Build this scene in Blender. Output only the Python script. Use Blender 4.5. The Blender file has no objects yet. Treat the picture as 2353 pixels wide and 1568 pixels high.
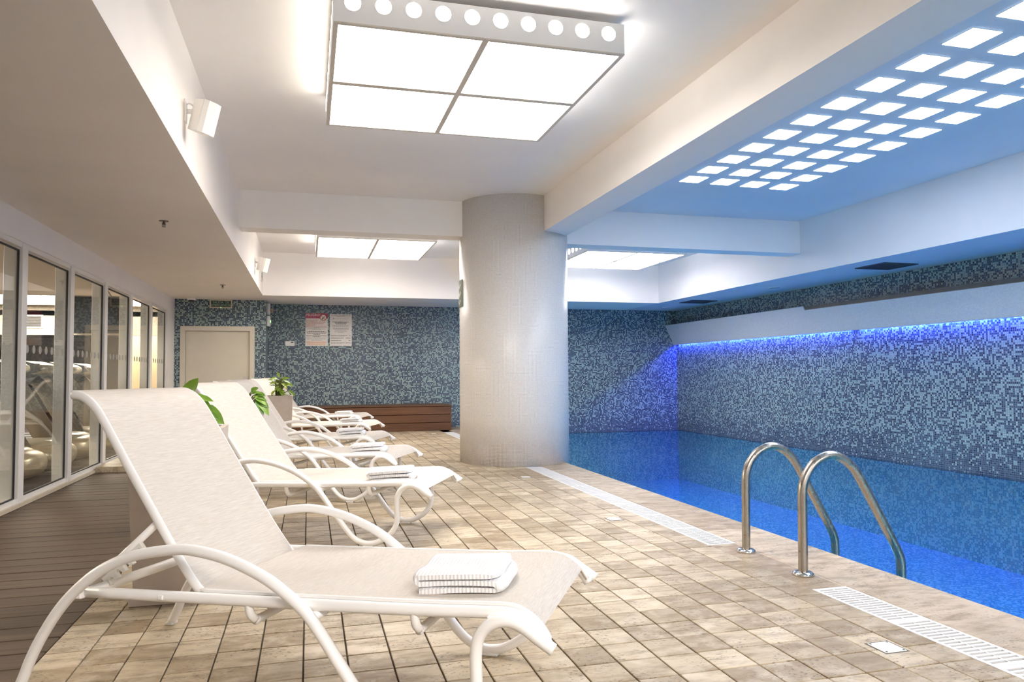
import bpy, math, random
from mathutils import Vector, Matrix
random.seed(7)
R = math.radians
S = bpy.context.scene
COL = S.collection

# ------------------------------------------------------------------ camera, world, exposure
FPX = 1715.18
yaw, pitch, roll = R(15.235), R(2.4935), R(-0.3952)
fw = Vector((math.sin(yaw)*math.cos(pitch), math.cos(yaw)*math.cos(pitch), math.sin(pitch)))
rt0 = Vector((math.cos(yaw), -math.sin(yaw), 0)); up0 = rt0.cross(fw)
rt = rt0*math.cos(roll) + up0*math.sin(roll); up = -rt0*math.sin(roll) + up0*math.cos(roll)
cd = bpy.data.cameras.new('camera'); cam = bpy.data.objects.new('camera', cd); COL.objects.link(cam)
cd.sensor_fit = 'HORIZONTAL'; cd.sensor_width = 36.0; cd.lens = FPX/2353*36.0
cd.clip_start = 0.05; cd.clip_end = 100
m = Matrix((rt, up, -fw)).transposed().to_4x4(); m.translation = Vector((0, 0, 1.1)); cam.matrix_world = m
S.camera = cam
w = bpy.data.worlds.new('world'); S.world = w; w.use_nodes = True
w.node_tree.nodes['Background'].inputs[0].default_value = (0.8, 0.85, 1.0, 1)
w.node_tree.nodes['Background'].inputs[1].default_value = 0.02
S.view_settings.view_transform = 'Standard'; S.view_settings.look = 'None'
S.view_settings.gamma = 1; S.view_settings.use_curve_mapping = False
S.view_settings.exposure = 1.0
try:
    S.cycles.use_denoising = True
    S.cycles.max_bounces = 12; S.cycles.diffuse_bounces = 10; S.cycles.glossy_bounces = 3
    S.cycles.transparent_max_bounces = 8
    S.cycles.use_adaptive_sampling = True; S.cycles.adaptive_threshold = 0.12; S.cycles.adaptive_min_samples = 16
    S.cycles.caustics_reflective = False; S.cycles.caustics_refractive = False
    S.cycles.sample_clamp_indirect = 6
except Exception:
    pass
# strengths of real lamps and of added fill lights (used by their builders below)
E_PANEL, E_HOLE, E_GRID, E_LED, E_POOL_FILL, E_GYM, E_REAR_FILL = 6.6, 13.0, 8.5, 1600.0, 54.0, 15.0, 17.0

# ------------------------------------------------------------------ materials
MATS = {}
def nodes(name):
    mt = bpy.data.materials.new(name); mt.use_nodes = True
    return mt, mt.node_tree, mt.node_tree.nodes['Principled BSDF']
class NT:
    def __init__(s, nt): s.nt = nt
    def n(s, t, **kw):
        nd = s.nt.nodes.new(t)
        for k, v in kw.items(): setattr(nd, k, v)
        return nd
    def l(s, a, b): s.nt.links.new(a, b)
    def val(s, inp, v):
        if hasattr(v, 'links') or hasattr(v, 'is_linked'): s.l(v, inp)
        else: inp.default_value = v
    def math(s, op, a, b=0.0, c=0.0):
        nd = s.n('ShaderNodeMath', operation=op)
        s.val(nd.inputs[0], a); s.val(nd.inputs[1], b)
        if len(nd.inputs) > 2: s.val(nd.inputs[2], c)
        return nd.outputs[0]
    def vm(s, op, a, b=(0, 0, 0)):
        nd = s.n('ShaderNodeVectorMath', operation=op)
        s.val(nd.inputs[0], a); s.val(nd.inputs[1], b)
        return nd.outputs[0]
    def mix(s, f, a, b):
        nd = s.n('ShaderNodeMix', data_type='RGBA')
        s.val(nd.inputs[0], f); s.val(nd.inputs[6], a); s.val(nd.inputs[7], b)
        return nd.outputs[2]
    def noise(s, vec, scale, detail=3, rough=0.5):
        nd = s.n('ShaderNodeTexNoise'); s.val(nd.inputs['Vector'], vec)
        nd.inputs['Scale'].default_value = scale; nd.inputs['Detail'].default_value = detail; nd.inputs['Roughness'].default_value = rough
        return nd.outputs['Fac']
    def wnoise(s, vec):
        nd = s.n('ShaderNodeTexWhiteNoise', noise_dimensions='3D'); s.val(nd.inputs['Vector'], vec)
        return nd
    def mapr(s, v, a, b, c=0.0, d=1.0):
        nd = s.n('ShaderNodeMapRange'); s.val(nd.inputs[0], v)
        for i, q in enumerate((a, b, c, d)): nd.inputs[i+1].default_value = q
        return nd.outputs[0]
    def pos(s): return s.n('ShaderNodeNewGeometry').outputs['Position']
    def obj(s): return s.n('ShaderNodeTexCoord').outputs['Object']
    def sep(s, v):
        nd = s.n('ShaderNodeSeparateXYZ'); s.l(v, nd.inputs[0]); return nd.outputs
    def comb(s, x, y, z=0.0):
        nd = s.n('ShaderNodeCombineXYZ'); s.val(nd.inputs[0], x); s.val(nd.inputs[1], y); s.val(nd.inputs[2], z); return nd.outputs[0]
    def bump(s, h, strength=0.3, dist=0.002):
        nd = s.n('ShaderNodeBump'); nd.inputs['Strength'].default_value = strength; nd.inputs['Distance'].default_value = dist
        s.l(h, nd.inputs['Height']); return nd.outputs[0]
def c4(c): return (c[0], c[1], c[2], 1.0)
def flat(name, col, rough=0.5, metal=0.0, spec=0.5, mottle=0.0, scale=6.0, bump=0.0, bscale=200.0):
    if name in MATS: return MATS[name]
    mt, nt, b = nodes(name); t = NT(nt)
    b.inputs['Base Color'].default_value = c4(col); b.inputs['Roughness'].default_value = rough
    b.inputs['Metallic'].default_value = metal; b.inputs['Specular IOR Level'].default_value = spec
    p = t.obj()
    if mottle:
        f = t.noise(p, scale, 4, 0.6)
        k = t.mapr(f, 0.3, 0.7)
        t.l(t.mix(k, c4([q*(1-mottle) for q in col]), c4([min(1, q*(1+mottle*0.5)) for q in col])), b.inputs['Base Color'])
    if bump:
        t.l(t.bump(t.noise(p, bscale, 2), bump, 0.001), b.inputs['Normal'])
    MATS[name] = mt; return mt
def emis(name, col, strength):
    mt, nt, b = nodes(name)
    b.inputs['Base Color'].default_value = (0.8, 0.8, 0.8, 1)
    b.inputs['Emission Color'].default_value = c4(col); b.inputs['Emission Strength'].default_value = strength
    MATS[name] = mt; return mt
def mosaic(name, axes, pitch, dark, light, grout, frac=0.42, grout_w=0.10, rough=0.22, sink=None, clump=0.35, center=None, radius=1.0, stain=None):
    mt, nt, b = nodes(name); t = NT(nt)
    px, py, pz = t.sep(t.pos())
    d = {'x': px, 'y': py, 'z': pz}
    if center:
        ang = t.math('ARCTAN2', t.math('SUBTRACT', py, center[1]), t.math('SUBTRACT', px, center[0]))
        u = t.math('MULTIPLY', ang, radius/pitch); v = t.math('DIVIDE', pz, pitch)
    else:
        u = t.math('DIVIDE', d[axes[0]], pitch); v = t.math('DIVIDE', d[axes[1]], pitch)
    fu, fv = t.math('FLOOR', u), t.math('FLOOR', v)
    cell = t.comb(fu, fv, 3.7)
    wn = t.wnoise(cell)
    cl = t.noise(t.vm('MULTIPLY', cell, (0.09, 0.09, 0)), 1.0, 2)
    thr = t.math('ADD', frac, t.math('MULTIPLY', t.math('SUBTRACT', cl, 0.5), clump))
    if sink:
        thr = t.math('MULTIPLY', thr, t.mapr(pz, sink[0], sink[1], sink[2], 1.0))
    islight = t.math('LESS_THAN', wn.outputs['Value'], thr)
    v2 = t.wnoise(t.vm('ADD', cell, (17.3, 5.1, 9.9))).outputs['Value']
    dk = t.mix(v2, c4(dark[0]), c4(dark[1])); lt = t.mix(v2, c4(light[0]), c4(light[1]))
    tile = t.mix(islight, dk, lt)
    eu = t.math('ABSOLUTE', t.math('SUBTRACT', t.math('FRACT', u), 0.5)); ev = t.math('ABSOLUTE', t.math('SUBTRACT', t.math('FRACT', v), 0.5))
    isg = t.math('GREATER_THAN', t.math('MAXIMUM', eu, ev), 0.5-grout_w)
    gcol = c4(grout)
    if stain:
        sn = t.noise(t.pos(), 3.0, 3)
        k = t.math('MULTIPLY', t.mapr(pz, stain[0], stain[1], 1.0, 0.0), t.mapr(sn, 0.3, 0.6, 0.45, 1.0))
        gcol = t.mix(k, c4(grout), c4(stain[2]))
    t.l(t.mix(isg, tile, gcol), b.inputs['Base Color'])
    t.l(t.mapr(isg, 0, 1, rough, 0.7), b.inputs['Roughness'])
    t.l(t.bump(t.math('ADD', t.math('SUBTRACT', 1.0, isg), t.math('MULTIPLY', v2, 0.25)), 0.35, 0.001), b.inputs['Normal'])
    MATS[name] = mt; return mt

paint = flat('white_paint', (0.885, 0.855, 0.828), 0.6, mottle=0.03, scale=1.5, bump=0.05, bscale=90)
paint_soffit = flat('soffit_paint', (0.88, 0.825, 0.76), 0.65, mottle=0.04, scale=1.2, bump=0.05, bscale=90)
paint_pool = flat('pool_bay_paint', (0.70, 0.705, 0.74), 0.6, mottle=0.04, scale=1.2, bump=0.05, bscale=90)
white_metal = flat('white_metal', (0.90, 0.89, 0.875), 0.32, mottle=0.015, scale=9)
alu = flat('white_aluminium', (0.83, 0.82, 0.80), 0.35)
gasket_m = flat('black_gasket', (0.012, 0.012, 0.014), 0.5)
door_m = flat('door_paint', (0.66, 0.62, 0.52), 0.45, mottle=0.04, scale=3)
plastic = flat('white_plastic', (0.82, 0.81, 0.78), 0.4)
dark_plastic = flat('dark_plastic', (0.025, 0.025, 0.028), 0.4)
grout_m = flat('grout', (0.07, 0.05, 0.03), 0.85, mottle=0.35, scale=14)
trough_m = flat('trough', (0.07, 0.06, 0.048), 0.85, mottle=0.2, scale=20)
grate_m = flat('grate_plastic', (0.74, 0.73, 0.72), 0.45, mottle=0.08, scale=8)
planter_m = flat('planter_taupe', (0.56, 0.48, 0.41), 0.7, mottle=0.12, scale=7, bump=0.15, bscale=60)
soil_m = flat('soil', (0.035, 0.025, 0.018), 0.95, mottle=0.5, scale=40, bump=0.8, bscale=60)
stem_m = flat('stem_green', (0.16, 0.20, 0.05), 0.6, mottle=0.2, scale=30)
carpet_m = flat('gym_carpet', (0.055, 0.038, 0.042), 0.95, mottle=0.25, scale=9, bump=0.5, bscale=300)
gymwall_m = flat('gym_wall', (0.54, 0.46, 0.36), 0.7, mottle=0.03, scale=2)
gymtan_m = flat('gym_tan', (0.60, 0.44, 0.25), 0.7, mottle=0.05, scale=2)
hood_m = flat('treadmill_champagne', (0.50, 0.43, 0.31), 0.28, metal=0.55, mottle=0.06, scale=10)
tgrey_m = flat('treadmill_grey', (0.16, 0.155, 0.15), 0.45, mottle=0.08, scale=12)
silver_m = flat('silver', (0.62, 0.61, 0.59), 0.3, metal=0.7)
sign_green = flat('sign_green', (0.008, 0.045, 0.028), 0.35)
sign_text = flat('sign_text', (0.38, 0.44, 0.38), 0.5)
poster_m = flat('poster_paper', (0.80, 0.76, 0.70), 0.25, mottle=0.03, scale=8)
poster_red = flat('poster_magenta', (0.42, 0.035, 0.10), 0.3)
ink_red = flat('ink_red', (0.50, 0.07, 0.07), 0.5)
ink_dark = flat('ink_dark', (0.05, 0.05, 0.055), 0.5)
ink_grey = flat('ink_grey', (0.28, 0.26, 0.24), 0.5)
ink_orange = flat('ink_orange', (0.72, 0.30, 0.08), 0.5)
ink_pink = flat('ink_pink', (0.70, 0.16, 0.34), 0.5)
ink_white = flat('ink_white', (0.86, 0.84, 0.82), 0.5)
gutter_m = flat('steel_gutter', (0.085, 0.078, 0.072), 0.5, mottle=0.35, scale=6)

mo_dark = ((0.010, 0.018, 0.050), (0.085, 0.130, 0.185)); mo_light = ((0.25, 0.385, 0.375), (0.41, 0.53, 0.50)); mo_gr = (0.155, 0.185, 0.215)
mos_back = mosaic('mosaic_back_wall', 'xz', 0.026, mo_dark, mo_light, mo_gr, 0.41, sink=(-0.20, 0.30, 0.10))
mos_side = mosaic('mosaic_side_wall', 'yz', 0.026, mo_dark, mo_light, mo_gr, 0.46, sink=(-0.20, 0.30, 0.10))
pl_dark = ((0.018, 0.22, 0.36), (0.045, 0.34, 0.50)); pl_light = ((0.22, 0.63, 0.74), (0.38, 0.77, 0.86)); pl_gr = (0.15, 0.49, 0.62)
mos_pool = mosaic('mosaic_pool_floor', 'xy', 0.026, pl_dark, pl_light, pl_gr, 0.42, clump=0.6)
mos_poolx = mosaic('mosaic_pool_wall_a', 'xz', 0.026, pl_dark, pl_light, pl_gr, 0.42, clump=0.6)
mos_pooly = mosaic('mosaic_pool_wall_b', 'yz', 0.026, pl_dark, pl_light, pl_gr, 0.42, clump=0.6)
CCX, CCY, CR = 2.534, 9.216, 0.693
mos_col = mosaic('mosaic_column', 'xz', 0.0165, ((0.62, 0.60, 0.58), (0.68, 0.66, 0.64)), ((0.64, 0.62, 0.60), (0.70, 0.68, 0.66)), (0.74, 0.72, 0.70), 0.5, 0.11, 0.26, center=(CCX, CCY), radius=CR, stain=(0.0, 0.55, (0.22, 0.15, 0.12)))
mos_panel = mosaic('mosaic_white_panel', 'yz', 0.0165, ((0.55, 0.54, 0.53), (0.62, 0.61, 0.60)), ((0.58, 0.57, 0.56), (0.65, 0.64, 0.63)), (0.50, 0.49, 0.48), 0.5, 0.10, 0.3)

def travertine(name, origin, pitch, tint=(1, 1, 1)):
    mt, nt, b = nodes(name); t = NT(nt)
    p = t.pos()
    q = t.vm('DIVIDE', t.vm('SUBTRACT', p, (origin[0], origin[1], 0)), (pitch[0], pitch[1], 1))
    x, y, z = t.sep(q)
    cell = t.comb(t.math('FLOOR', x), t.math('FLOOR', y), 1.5)
    w1 = t.wnoise(cell).outputs
    off = t.vm('MULTIPLY', w1['Color'], (37, 41, 29))
    pp = t.vm('ADD', p, off)
    veins = t.noise(t.vm('MULTIPLY', pp, (5, 16, 5)), 1.0, 6, 0.65)
    broad = t.noise(pp, 9.0, 4, 0.6)
    dirt = t.noise(p, 1.3, 4, 0.6)
    base = t.mix(w1['Value'], (0.31*tint[0], 0.228*tint[1], 0.132*tint[2], 1), (0.62*tint[0], 0.515*tint[1], 0.36*tint[2], 1))
    base = t.mix(t.mapr(veins, 0.45, 0.70, 0, 0.8), base, (0.22*tint[0], 0.155*tint[1], 0.09*tint[2], 1))
    base = t.mix(t.mapr(broad, 0.5, 0.72, 0, 0.55), base, (0.70, 0.62, 0.49, 1))
    base = t.mix(t.mapr(dirt, 0.48, 0.72, 0, 0.45), base, (0.24, 0.19, 0.125, 1))
    pits = t.noise(t.vm('MULTIPLY', pp, (55, 90, 55)), 1.0, 3, 0.6)
    zone = t.mapr(t.noise(pp, 6.0, 2), 0.42, 0.60)
    pit = t.math('MULTIPLY', t.mapr(pits, 0.57, 0.64), zone)
    base = t.mix(t.math('MULTIPLY', pit, 0.75), base, (0.09, 0.065, 0.04, 1))
    t.l(base, b.inputs['Base Color'])
    t.l(t.mapr(veins, 0.3, 0.7, 0.32, 0.55), b.inputs['Roughness'])
    t.l(t.bump(t.math('SUBTRACT', veins, pit), 0.35, 0.0015), b.inputs['Normal'])
    MATS[name] = mt; return mt
TX0, TPX, TY0, TPY = -1.008, 0.1655, 3.392-0.1755*11, 0.1755
trav = travertine('travertine_tile', (TX0, TY0), (TPX, TPY))
trav_cop = travertine('travertine_coping', (2.64, 3.30-1.4*20), (3.0, 1.4), (1.03, 0.99, 1.02))

def wood(name, c1, c2, along='x', cell=(1.0, 0.1755), origin=(0, 0), rough=0.55, idx='y'):
    mt, nt, b = nodes(name); t = NT(nt)
    p = t.pos(); x, y, z = t.sep(p)
    ax = {'x': x, 'y': y, 'z': z}[idx]
    cid = t.math('FLOOR', t.math('DIVIDE', t.math('SUBTRACT', ax, origin[0]), cell[1]))
    wn = t.wnoise(t.comb(cid, 2.0, 7.0)).outputs
    pp = t.vm('ADD', p, t.vm('MULTIPLY', wn['Color'], (13, 11, 9)))
    sc = (1.5, 38, 38) if along == 'x' else (38, 1.5, 38)
    g = t.noise(t.vm('MULTIPLY', pp, sc), 1.0, 5, 0.65)
    g2 = t.noise(t.vm('MULTIPLY', pp, (0.9, 5, 5) if along == 'x' else (5, 0.9, 5)), 1.0, 3)
    base = t.mix(t.mapr(g, 0.3, 0.7), c4(c1), c4(c2))
    base = t.mix(t.mapr(g2, 0.35, 0.75, 0, 0.5), base, c4([q*0.55 for q in c1]))
    base = t.mix(t.math('MULTIPLY', wn['Value'], 0.45), base, c4([q*0.75 for q in c2]))
    t.l(base, b.inputs['Base Color']); b.inputs['Roughness'].default_value = rough
    t.l(t.bump(g, 0.25, 0.001), b.inputs['Normal'])
    MATS[name] = mt; return mt
deck_m = wood('weathered_deck_wood', (0.070, 0.045, 0.027), (0.165, 0.115, 0.072), cell=(1, 0.1), origin=(0.5,))
bench_m = wood('brown_bench_wood', (0.075, 0.030, 0.011), (0.185, 0.078, 0.031), cell=(1, 0.16), origin=(0.0,), idx='z', rough=0.45)

def sling(name):
    mt, nt, b = nodes(name); t = NT(nt)
    p = t.obj()
    f1 = t.noise(t.vm('MULTIPLY', p, (420, 14, 420)), 1.0, 3, 0.6)
    f2 = t.noise(t.vm('MULTIPLY', p, (30, 700, 30)), 1.0, 2, 0.5)
    k = t.math('ADD', t.math('MULTIPLY', t.mapr(f1, 0.3, 0.7), 0.7), t.math('MULTIPLY', f2, 0.3))
    t.l(t.mix(k, (0.50, 0.44, 0.375, 1), (0.70, 0.655, 0.59, 1)), b.inputs['Base Color'])
    b.inputs['Roughness'].default_value = 0.6
    t.l(t.bump(f1, 0.25, 0.0008), b.inputs['Normal'])
    return mt
sling_m = sling('beige_sling')
def towel_mat():
    mt, nt, b = nodes('white_ribbed_towel'); t = NT(nt)
    p = t.obj(); x, y, z = t.sep(p)
    wv = t.n('ShaderNodeTexWave', wave_type='BANDS', bands_direction='X'); t.l(p, wv.inputs['Vector'])
    wv.inputs['Scale'].default_value = 26; wv.inputs['Distortion'].default_value = 0.6; wv.inputs['Detail'].default_value = 1
    h = t.math('ADD', t.math('MULTIPLY', wv.outputs['Fac'], 0.7), t.math('MULTIPLY', t.noise(p, 260, 2), 0.4))
    b.inputs['Base Color'].default_value = (0.84, 0.84, 0.85, 1); b.inputs['Roughness'].default_value = 0.95
    b.inputs['Sheen Weight'].default_value = 0.2
    t.l(t.bump(h, 0.6, 0.004), b.inputs['Normal'])
    return mt
towel_m = towel_mat()
def leaf_mat(name, c1, c2):
    mt, nt, b = nodes(name); t = NT(nt)
    wn = t.n('ShaderNodeObjectInfo').outputs['Random']
    f = t.noise(t.obj(), 25, 3)
    col = t.mix(t.math('ADD', t.math('MULTIPLY', wn, 0.7), t.math('MULTIPLY', f, 0.3)), c4(c1), c4(c2))
    t.l(col, b.inputs['Base Color']); b.inputs['Roughness'].default_value = 0.35
    b.inputs['Subsurface Weight'].default_value = 0.0
    return mt
leaf_m = leaf_mat('leaf_green', (0.05, 0.16, 0.015), (0.26, 0.44, 0.05))
leaf2_m = leaf_mat('leaf_lime', (0.06, 0.16, 0.02), (0.42, 0.55, 0.05))
def steel_mat():
    mt, nt, b = nodes('brushed_steel'); t = NT(nt)
    p = t.pos(); n1 = t.noise(p, 22, 4, 0.7); x, y, z = t.sep(p)
    rust = t.math('MULTIPLY', t.mapr(n1, 0.66, 0.72), t.mapr(z, 0.0, 0.45, 1.0, 0.15))
    t.l(t.mix(rust, (0.40, 0.37, 0.335, 1), (0.08, 0.05, 0.03, 1)), b.inputs['Base Color'])
    b.inputs['Metallic'].default_value = 1.0
    t.l(t.mapr(t.noise(t.vm('MULTIPLY', p, (60, 60, 8)), 1.0, 3), 0.3, 0.7, 0.20, 0.36), b.inputs['Roughness'])
    return mt
steel_m = steel_mat()
chrome_m = flat('chrome', (0.70, 0.70, 0.70), 0.12, metal=1.0)
def thin_glass(name, tint, ior=1.5, rough=0.0):
    mt, nt, b = nodes(name); t = NT(nt); nt.nodes.remove(b)
    out = nt.nodes['Material Output']
    tr = t.n('ShaderNodeBsdfTransparent'); tr.inputs[0].default_value = c4(tint)
    gl = t.n('ShaderNodeBsdfGlossy'); gl.inputs['Roughness'].default_value = rough; gl.inputs[0].default_value = (1, 1, 1, 1)
    ge = t.n('ShaderNodeNewGeometry'); dt = t.n('ShaderNodeVectorMath', operation='DOT_PRODUCT'); t.l(ge.outputs['Normal'], dt.inputs[0]); t.l(ge.outputs['Incoming'], dt.inputs[1])
    k = t.math('ADD', 0.035, t.math('MULTIPLY', 0.60, t.math('POWER', t.math('SUBTRACT', 1.0, t.math('ABSOLUTE', dt.outputs['Value'])), 5.0)))
    mx = t.n('ShaderNodeMixShader'); t.l(k, mx.inputs[0]); t.l(tr.outputs[0], mx.inputs[1]); t.l(gl.outputs[0], mx.inputs[2])
    t.l(mx.outputs[0], out.inputs[0]); return mt
glass_m = thin_glass('clear_glass', (0.93, 0.94, 0.92))
def water_mat():
    mt, nt, b = nodes('pool_water'); t = NT(nt); nt.nodes.remove(b)
    out = nt.nodes['Material Output']
    p = t.pos()
    h = t.math('ADD', t.noise(t.vm('MULTIPLY', p, (1.0, 0.7, 1)), 5.0, 3, 0.55), t.math('MULTIPLY', t.noise(p, 16, 2), 0.25))
    nrm = t.bump(h, 0.12, 0.02)
    tr = t.n('ShaderNodeBsdfTransparent'); tr.inputs[0].default_value = (0.62, 0.93, 1.0, 1)
    gl = t.n('ShaderNodeBsdfGlossy'); gl.inputs['Roughness'].default_value = 0.02; t.l(nrm, gl.inputs['Normal'])
    fr = t.n('ShaderNodeFresnel'); fr.inputs[0].default_value = 1.33; t.l(nrm, fr.inputs['Normal'])
    mx = t.n('ShaderNodeMixShader'); t.l(fr.outputs[0], mx.inputs[0]); t.l(tr.outputs[0], mx.inputs[1]); t.l(gl.outputs[0], mx.inputs[2])
    t.l(mx.outputs[0], out.inputs[0]); return mt
water_m = water_mat()
em_panel = emis('lit_diffuser_warm', (1.0, 0.925, 0.865), E_PANEL)
em_rear_fill = emis('lit_added_rear_fill', (1.0, 0.925, 0.865), E_REAR_FILL)
em_hole = emis('lit_porthole', (1.0, 0.95, 0.88), E_HOLE)
em_grid = emis('lit_square_cool', (0.80, 0.88, 1.0), E_GRID)
em_led = emis('lit_led_blue', (0.022, 0.045, 1.0), E_LED)
em_pool_fill = emis('lit_added_pool_fill', (0.31, 0.65, 1.0), E_POOL_FILL)
em_gym = emis('lit_gym_panel', (1.0, 0.92, 0.80), E_GYM)
em_green = emis('lit_indicator', (0.25, 1.0, 0.2), 1.5)

# ------------------------------------------------------------------ mesh helpers
class MB:
    def __init__(s): s.v = []; s.f = []; s.sm = []
    def add(s, vs, fs, smooth=False):
        o = len(s.v); s.v += [tuple(v) for v in vs]; s.f += [tuple(o+i for i in f) for f in fs]; s.sm += [smooth]*len(fs); return s
    def box(s, x0, x1, y0, y1, z0, z1):
        return s.add([(x0,y0,z0),(x1,y0,z0),(x1,y1,z0),(x0,y1,z0),(x0,y0,z1),(x1,y0,z1),(x1,y1,z1),(x0,y1,z1)],
                     [(0,3,2,1),(4,5,6,7),(0,1,5,4),(1,2,6,5),(2,3,7,6),(3,0,4,7)])
    def cbox(s, x0, x1, y0, y1, z0, z1, b=0.003):
        X, Y, Z = (x0, x1), (y0, y1), (z0, z1); vs = []; ix = {}
        for i in (0, 1):
            for j in (0, 1):
                for k in (0, 1):
                    sx, sy, sz = (1-2*i)*b, (1-2*j)*b, (1-2*k)*b
                    for a, d in enumerate(((0, sy, sz), (sx, 0, sz), (sx, sy, 0))):
                        ix[(i, j, k, a)] = len(vs); vs.append((X[i]+d[0], Y[j]+d[1], Z[k]+d[2]))
        fs = []
        def q(*c): fs.append(tuple(ix[x] for x in c))
        q((0,0,0,0),(0,0,1,0),(0,1,1,0),(0,1,0,0)); q((1,0,0,0),(1,1,0,0),(1,1,1,0),(1,0,1,0))
        q((0,0,0,1),(1,0,0,1),(1,0,1,1),(0,0,1,1)); q((0,1,0,1),(0,1,1,1),(1,1,1,1),(1,1,0,1))
        q((0,0,0,2),(0,1,0,2),(1,1,0,2),(1,0,0,2)); q((0,0,1,2),(1,0,1,2),(1,1,1,2),(0,1,1,2))
        for i in (0, 1):
            for j in (0, 1): q((i,j,0,0),(i,j,0,1),(i,j,1,1),(i,j,1,0))
            for k in (0, 1): q((i,0,k,0),(i,0,k,2),(i,1,k,2),(i,1,k,0))
        for j in (0, 1):
            for k in (0, 1): q((0,j,k,1),(0,j,k,2),(1,j,k,2),(1,j,k,1))
        for i in (0, 1):
            for j in (0, 1):
                for k in (0, 1): q((i,j,k,0),(i,j,k,1),(i,j,k,2))
        return s.add(vs, fs)
    def tube(s, pts, r, n=10, caps=True, ry=None, up=None):
        P = [Vector(p) for p in pts]; N = len(P); vs = []; fs = []
        ry = ry or r; prev = None
        for i, p in enumerate(P):
            t = (P[min(i+1, N-1)] - P[max(i-1, 0)]).normalized()
            if prev is None:
                a = Vector(up) if up else (Vector((0, 0, 1)) if abs(t.z) < 0.9 else Vector((1, 0, 0)))
            else: a = prev
            a = (a - t*a.dot(t)).normalized(); prev = a; b = t.cross(a)
            rr = r[i] if isinstance(r, (list, tuple)) else r
            r2 = ry[i] if isinstance(ry, (list, tuple)) else ry
            for k in range(n):
                th = 2*math.pi*k/n; vs.append(p + a*math.cos(th)*rr + b*math.sin(th)*r2)
        for i in range(N-1):
            for k in range(n):
                k2 = (k+1) % n; fs.append((i*n+k, i*n+k2, (i+1)*n+k2, (i+1)*n+k))
        s.add(vs, fs, True)
        if caps:
            o = len(s.v) - len(vs)
            s.f += [tuple(o+k for k in range(n))[::-1], tuple(o+(N-1)*n+k for k in range(n))]; s.sm += [False, False]
        return s
    def lathe(s, prof, n=24, c=(0, 0, 0), smooth=True):
        vs = []; fs = []
        for r, z in prof:
            for k in range(n):
                th = 2*math.pi*k/n; vs.append((c[0]+r*math.cos(th), c[1]+r*math.sin(th), c[2]+z))
        for i in range(len(prof)-1):
            for k in range(n):
                k2 = (k+1) % n; fs.append((i*n+k, i*n+k2, (i+1)*n+k2, (i+1)*n+k))
        s.add(vs, fs, smooth); o = len(s.v)-len(vs); m_ = len(prof)-1
        s.f += [tuple(o+k for k in range(n))[::-1], tuple(o+m_*n+k for k in range(n))]; s.sm += [False, False]
        return s
    def prism(s, poly, axis, a0, a1):
        n = len(poly)
        def P(u, v, w_):
            return {'x': (w_, u, v), 'y': (u, w_, v), 'z': (u, v, w_)}[axis]
        vs = [P(u, v, a0) for u, v in poly] + [P(u, v, a1) for u, v in poly]
        fs = [tuple(range(n))[::-1], tuple(range(n, 2*n))] + [(i, (i+1) % n, n+(i+1) % n, n+i) for i in range(n)]
        return s.add(vs, fs)
    def frame(s, axis, u0, u1, v0, v1, w_, a0, a1):
        # rectangular ring, one connected piece; axis is its normal
        O = [(u0, v0), (u1, v0), (u1, v1), (u0, v1)]; I = [(u0+w_, v0+w_), (u1-w_, v0+w_), (u1-w_, v1-w_), (u0+w_, v1-w_)]
        def P(q, a): u, v = q; return {'x': (a, u, v), 'y': (u, a, v), 'z': (u, v, a)}[axis]
        vs = [P(q, a0) for q in O+I] + [P(q, a1) for q in O+I]; fs = []
        for i in range(4):
            j = (i+1) % 4
            fs += [(i, j, 4+j, 4+i), (8+i, 12+i, 12+j, 8+j), (i, 8+i, 8+j, j), (4+i, 4+j, 12+j, 12+i)]
        return s.add(vs, fs)
    def build(s, name, mat, parent=None, loc=None):
        me = bpy.data.meshes.new(name); me.from_pydata(s.v, [], s.f); me.update()
        me.polygons.foreach_set('use_smooth', s.sm)
        import bmesh
        bm = bmesh.new(); bm.from_mesh(me); bmesh.ops.recalc_face_normals(bm, faces=bm.faces); bm.to_mesh(me); bm.free()
        me.materials.append(mat)
        o = bpy.data.objects.new(name, me); COL.objects.link(o)
        if parent: o.parent = parent
        if loc: o.location = loc
        return o
def lit_face(o, d, body):
    # only the face that looks along d gives light; the rest of the piece is plain
    o.data.materials.append(body); dv = Vector(d)
    for p in o.data.polygons: p.material_index = 0 if p.normal.dot(dv) > 0.7 else 1
    return o
def grid_plate(mb, xs, ys, fill, z0, z1):
    nx, ny = len(xs), len(ys); used = {}
    def vid(i, j, k):
        key = (i, j, k)
        if key not in used: used[key] = len(used)
        return used[key]
    fs = []; F = lambda i, j: 0 <= i < nx-1 and 0 <= j < ny-1 and fill(i, j)
    for i in range(nx-1):
        for j in range(ny-1):
            if not fill(i, j): continue
            fs += [(vid(i,j,1), vid(i+1,j,1), vid(i+1,j+1,1), vid(i,j+1,1)), (vid(i,j,0), vid(i,j+1,0), vid(i+1,j+1,0), vid(i+1,j,0))]
            for (di, dj, a, b) in ((-1,0,(i,j+1),(i,j)), (1,0,(i+1,j),(i+1,j+1)), (0,-1,(i,j),(i+1,j)), (0,1,(i+1,j+1),(i,j+1))):
                if not F(i+di, j+dj): fs.append((vid(*a,0), vid(*b,0), vid(*b,1), vid(*a,1)))
    vs = [None]*len(used)
    for (i, j, k), n in used.items(): vs[n] = (xs[i], ys[j], z1 if k else z0)
    return mb.add(vs, fs)
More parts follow.
